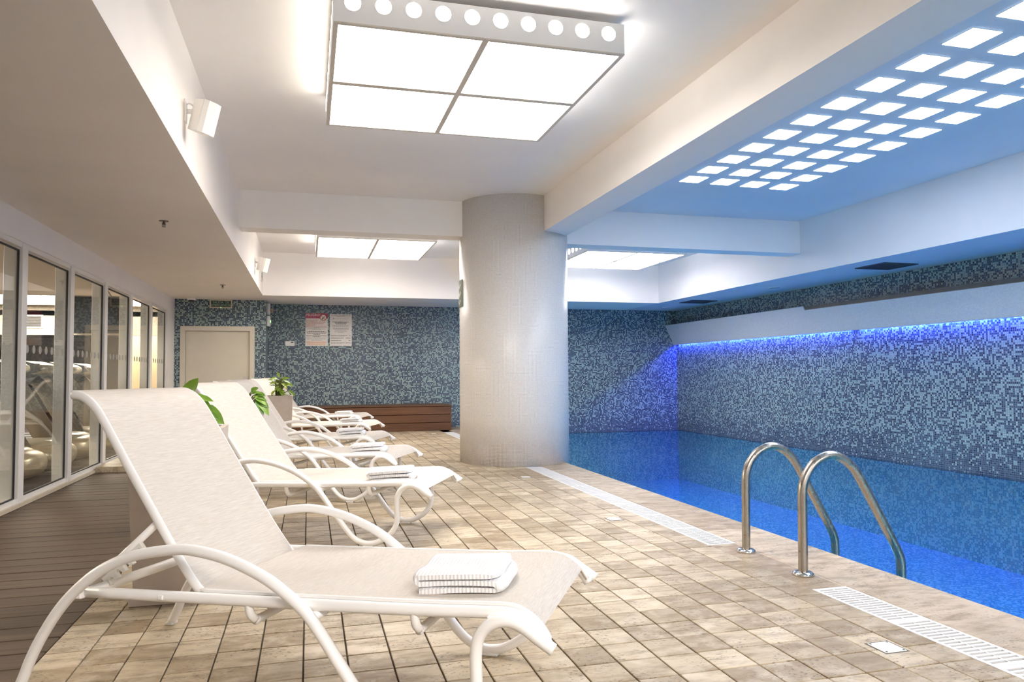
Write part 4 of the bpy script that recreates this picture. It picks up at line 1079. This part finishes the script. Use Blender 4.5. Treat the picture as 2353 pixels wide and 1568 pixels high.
def planter(cx, cy, wt, wb, h, label, leaves, mat, rz=0.0, soil_z=None):
    r_ = empty('potted_plant', (cx, cy, 0), rz)
    a, b_ = wb/2, wt/2; ti = 0.03; sz = h-0.07
    ai = a-ti; bi = b_-ti
    def ring(hw, z): return [(-hw, -hw, z), (hw, -hw, z), (hw, hw, z), (-hw, hw, z)]
    vs = ring(a, 0.055)+ring(b_, h)+ring(bi, h)+ring(bi-0.004, sz-0.03)
    fs = [(0, 3, 2, 1), (12, 13, 14, 15)]
    for l in range(3):
        for i in range(4):
            j = (i+1) % 4; fs.append((l*4+i, l*4+j, l*4+4+j, l*4+4+i))
    pb = MB().add(vs, fs).build('planter_box', planter_m, r_)
    MB().cbox(-a-0.018, a+0.018, -a-0.018, a+0.018, 0.0005, 0.056, 0.004).build('plinth', planter_m, pb)
    MB().add(ring(bi-0.006, sz)+ring(bi-0.006, sz-0.02), [(0, 1, 2, 3), (4, 7, 6, 5), (0, 4, 5, 1), (1, 5, 6, 2), (2, 6, 7, 3), (3, 7, 4, 0)]).build('soil', soil_m, pb)
    stemroots = {}
    for (bx, by, bz, tx, ty, tz, wdt, dr_, rl) in leaves:
        bse = Vector((bx-cx, by-cy, bz)); tip = Vector((tx-cx, ty-cy, tz)); ln = (tip-bse).length
        root = Vector((0.25*(bx-cx), 0.25*(by-cy), sz))
        mid = (root+bse)*0.5 + Vector((0, 0, 0.03))
        MB().tube(smooth_path([root, mid, bse], 4), [0.006]*8+[0.003], 6, ry=[0.006]*8+[0.003]).build('stem', stem_m, r_)
        lf = leaf_mesh(ln*1.02, wdt, dr_, 0.22, 0.15).build('leaf', mat, r_)
        orient(lf, bse, tip, rl)
    return tag(r_, label, 'potted plant', 'potted plants among the loungers')
rnd = random.Random(11)
L1v = [(-0.600, 4.10, 0.990, -0.548, 4.06, 1.085, 0.085, 0.10, 1.2), (-0.580, 4.10, 0.985, -0.480, 4.04, 0.998, 0.060, 0.30, 0.5), (-0.560, 4.10, 0.99, -0.470, 4.04, 0.930, 0.055, 0.2, 0.9),
       (-0.560, 4.09, 0.955, -0.462, 4.03, 0.908, 0.065, 0.2, 0.7), (-0.530, 4.07, 0.930, -0.415, 4.01, 0.880, 0.095, 0.25, 0.8), (-0.520, 4.05, 0.925, -0.462, 4.01, 0.852, 0.060, 0.2, 0.6),
       (-0.540, 4.06, 0.965, -0.495, 4.02, 0.94, 0.045, 0.2, 0.2), (-0.515, 4.06, 0.915, -0.440, 4.02, 0.895, 0.05, 0.2, 0.5)]
for q in range(9):
    a = rnd.uniform(math.pi*0.5, math.pi*1.45); bz = rnd.uniform(0.88, 1.0)
    L1v.append((-0.62+0.05*math.cos(a), 4.15+0.05*math.sin(a), bz, -0.62+0.19*math.cos(a), 4.15+0.17*math.sin(a), bz+rnd.uniform(-0.06, 0.03), 0.06, 0.3, rnd.uniform(-.4, .4)))
planter(-0.630, 4.140, 0.42, 0.35, 0.833, 'tall tapered taupe planter with broad green leaves behind the nearest lounger', L1v, leaf_m)
L2v = [(-0.40, 6.44, 0.95, -0.345, 6.40, 0.94, 0.05, 0.2, 0.5), (-0.40, 6.43, 0.90, -0.315, 6.38, 0.85, 0.06, 0.2, 0.9), (-0.455, 6.45, 0.965, -0.400, 6.42, 1.000, 0.06, 0.1, 0.9), (-0.45, 6.46, 0.955, -0.372, 6.42, 0.965, 0.045, 0.2, 0.5), (-0.43, 6.44, 0.940, -0.335, 6.40, 0.905, 0.060, 0.2, 0.6), (-0.42, 6.42, 0.93, -0.325, 6.38, 0.868, 0.055, 0.2, 0.7),
       (-0.39, 6.42, 0.900, -0.310, 6.36, 0.790, 0.065, 0.2, 0.8), (-0.41, 6.41, 0.900, -0.345, 6.36, 0.795, 0.055, 0.2, 0.5), (-0.40, 6.44, 0.92, -0.332, 6.40, 0.905, 0.04, 0.2, 0.2)]
for q in range(8):
    a = rnd.uniform(math.pi*0.5, math.pi*1.5); bz = rnd.uniform(0.86, 0.94)
    L2v.append((-0.58+0.05*math.cos(a), 6.55+0.05*math.sin(a), bz, -0.58+0.19*math.cos(a), 6.55+0.17*math.sin(a), bz+rnd.uniform(-0.06, 0.0), 0.06, 0.3, rnd.uniform(-.4, .4)))
planter(-0.58, 6.55, 0.42, 0.35, 0.80, 'planter hidden behind the second lounger, glossy green leaves showing at its side', L2v, leaf_m)
L3v = []
for q in range(34):
    a = rnd.uniform(0, 2*math.pi); zz = rnd.uniform(0.84, 1.08); rr = 0.03+0.05*rnd.random()
    bx, by = -0.36+rr*math.cos(a), 10.22+rr*math.sin(a); ln = rnd.uniform(0.07, 0.12)
    L3v.append((bx, by, zz, bx+ln*math.cos(a), by+ln*math.sin(a), zz+rnd.uniform(-0.06, 0.035), 0.05, 0.3, rnd.uniform(-.9, .9)))
L3v += [(-0.365, 10.2, 1.07, -0.395, 10.15, 1.135, 0.045, 0.1, 1.0), (-0.33, 10.15, 1.04, -0.255, 10.1, 1.075, 0.06, 0.2, 0.7), (-0.25, 10.12, 0.90, -0.165, 10.1, 0.835, 0.05, 0.2, 0.7), (-0.30, 10.12, 0.97, -0.20, 10.08, 0.99, 0.05, 0.2, 0.6), (-0.42, 10.15, 1.03, -0.50, 10.1, 1.05, 0.045, 0.2, 0.6)]
planter(-0.41, 10.28, 0.42, 0.35, 0.833, 'tapered taupe planter with small lime leaves between the fourth and fifth loungers', L3v, leaf2_m)
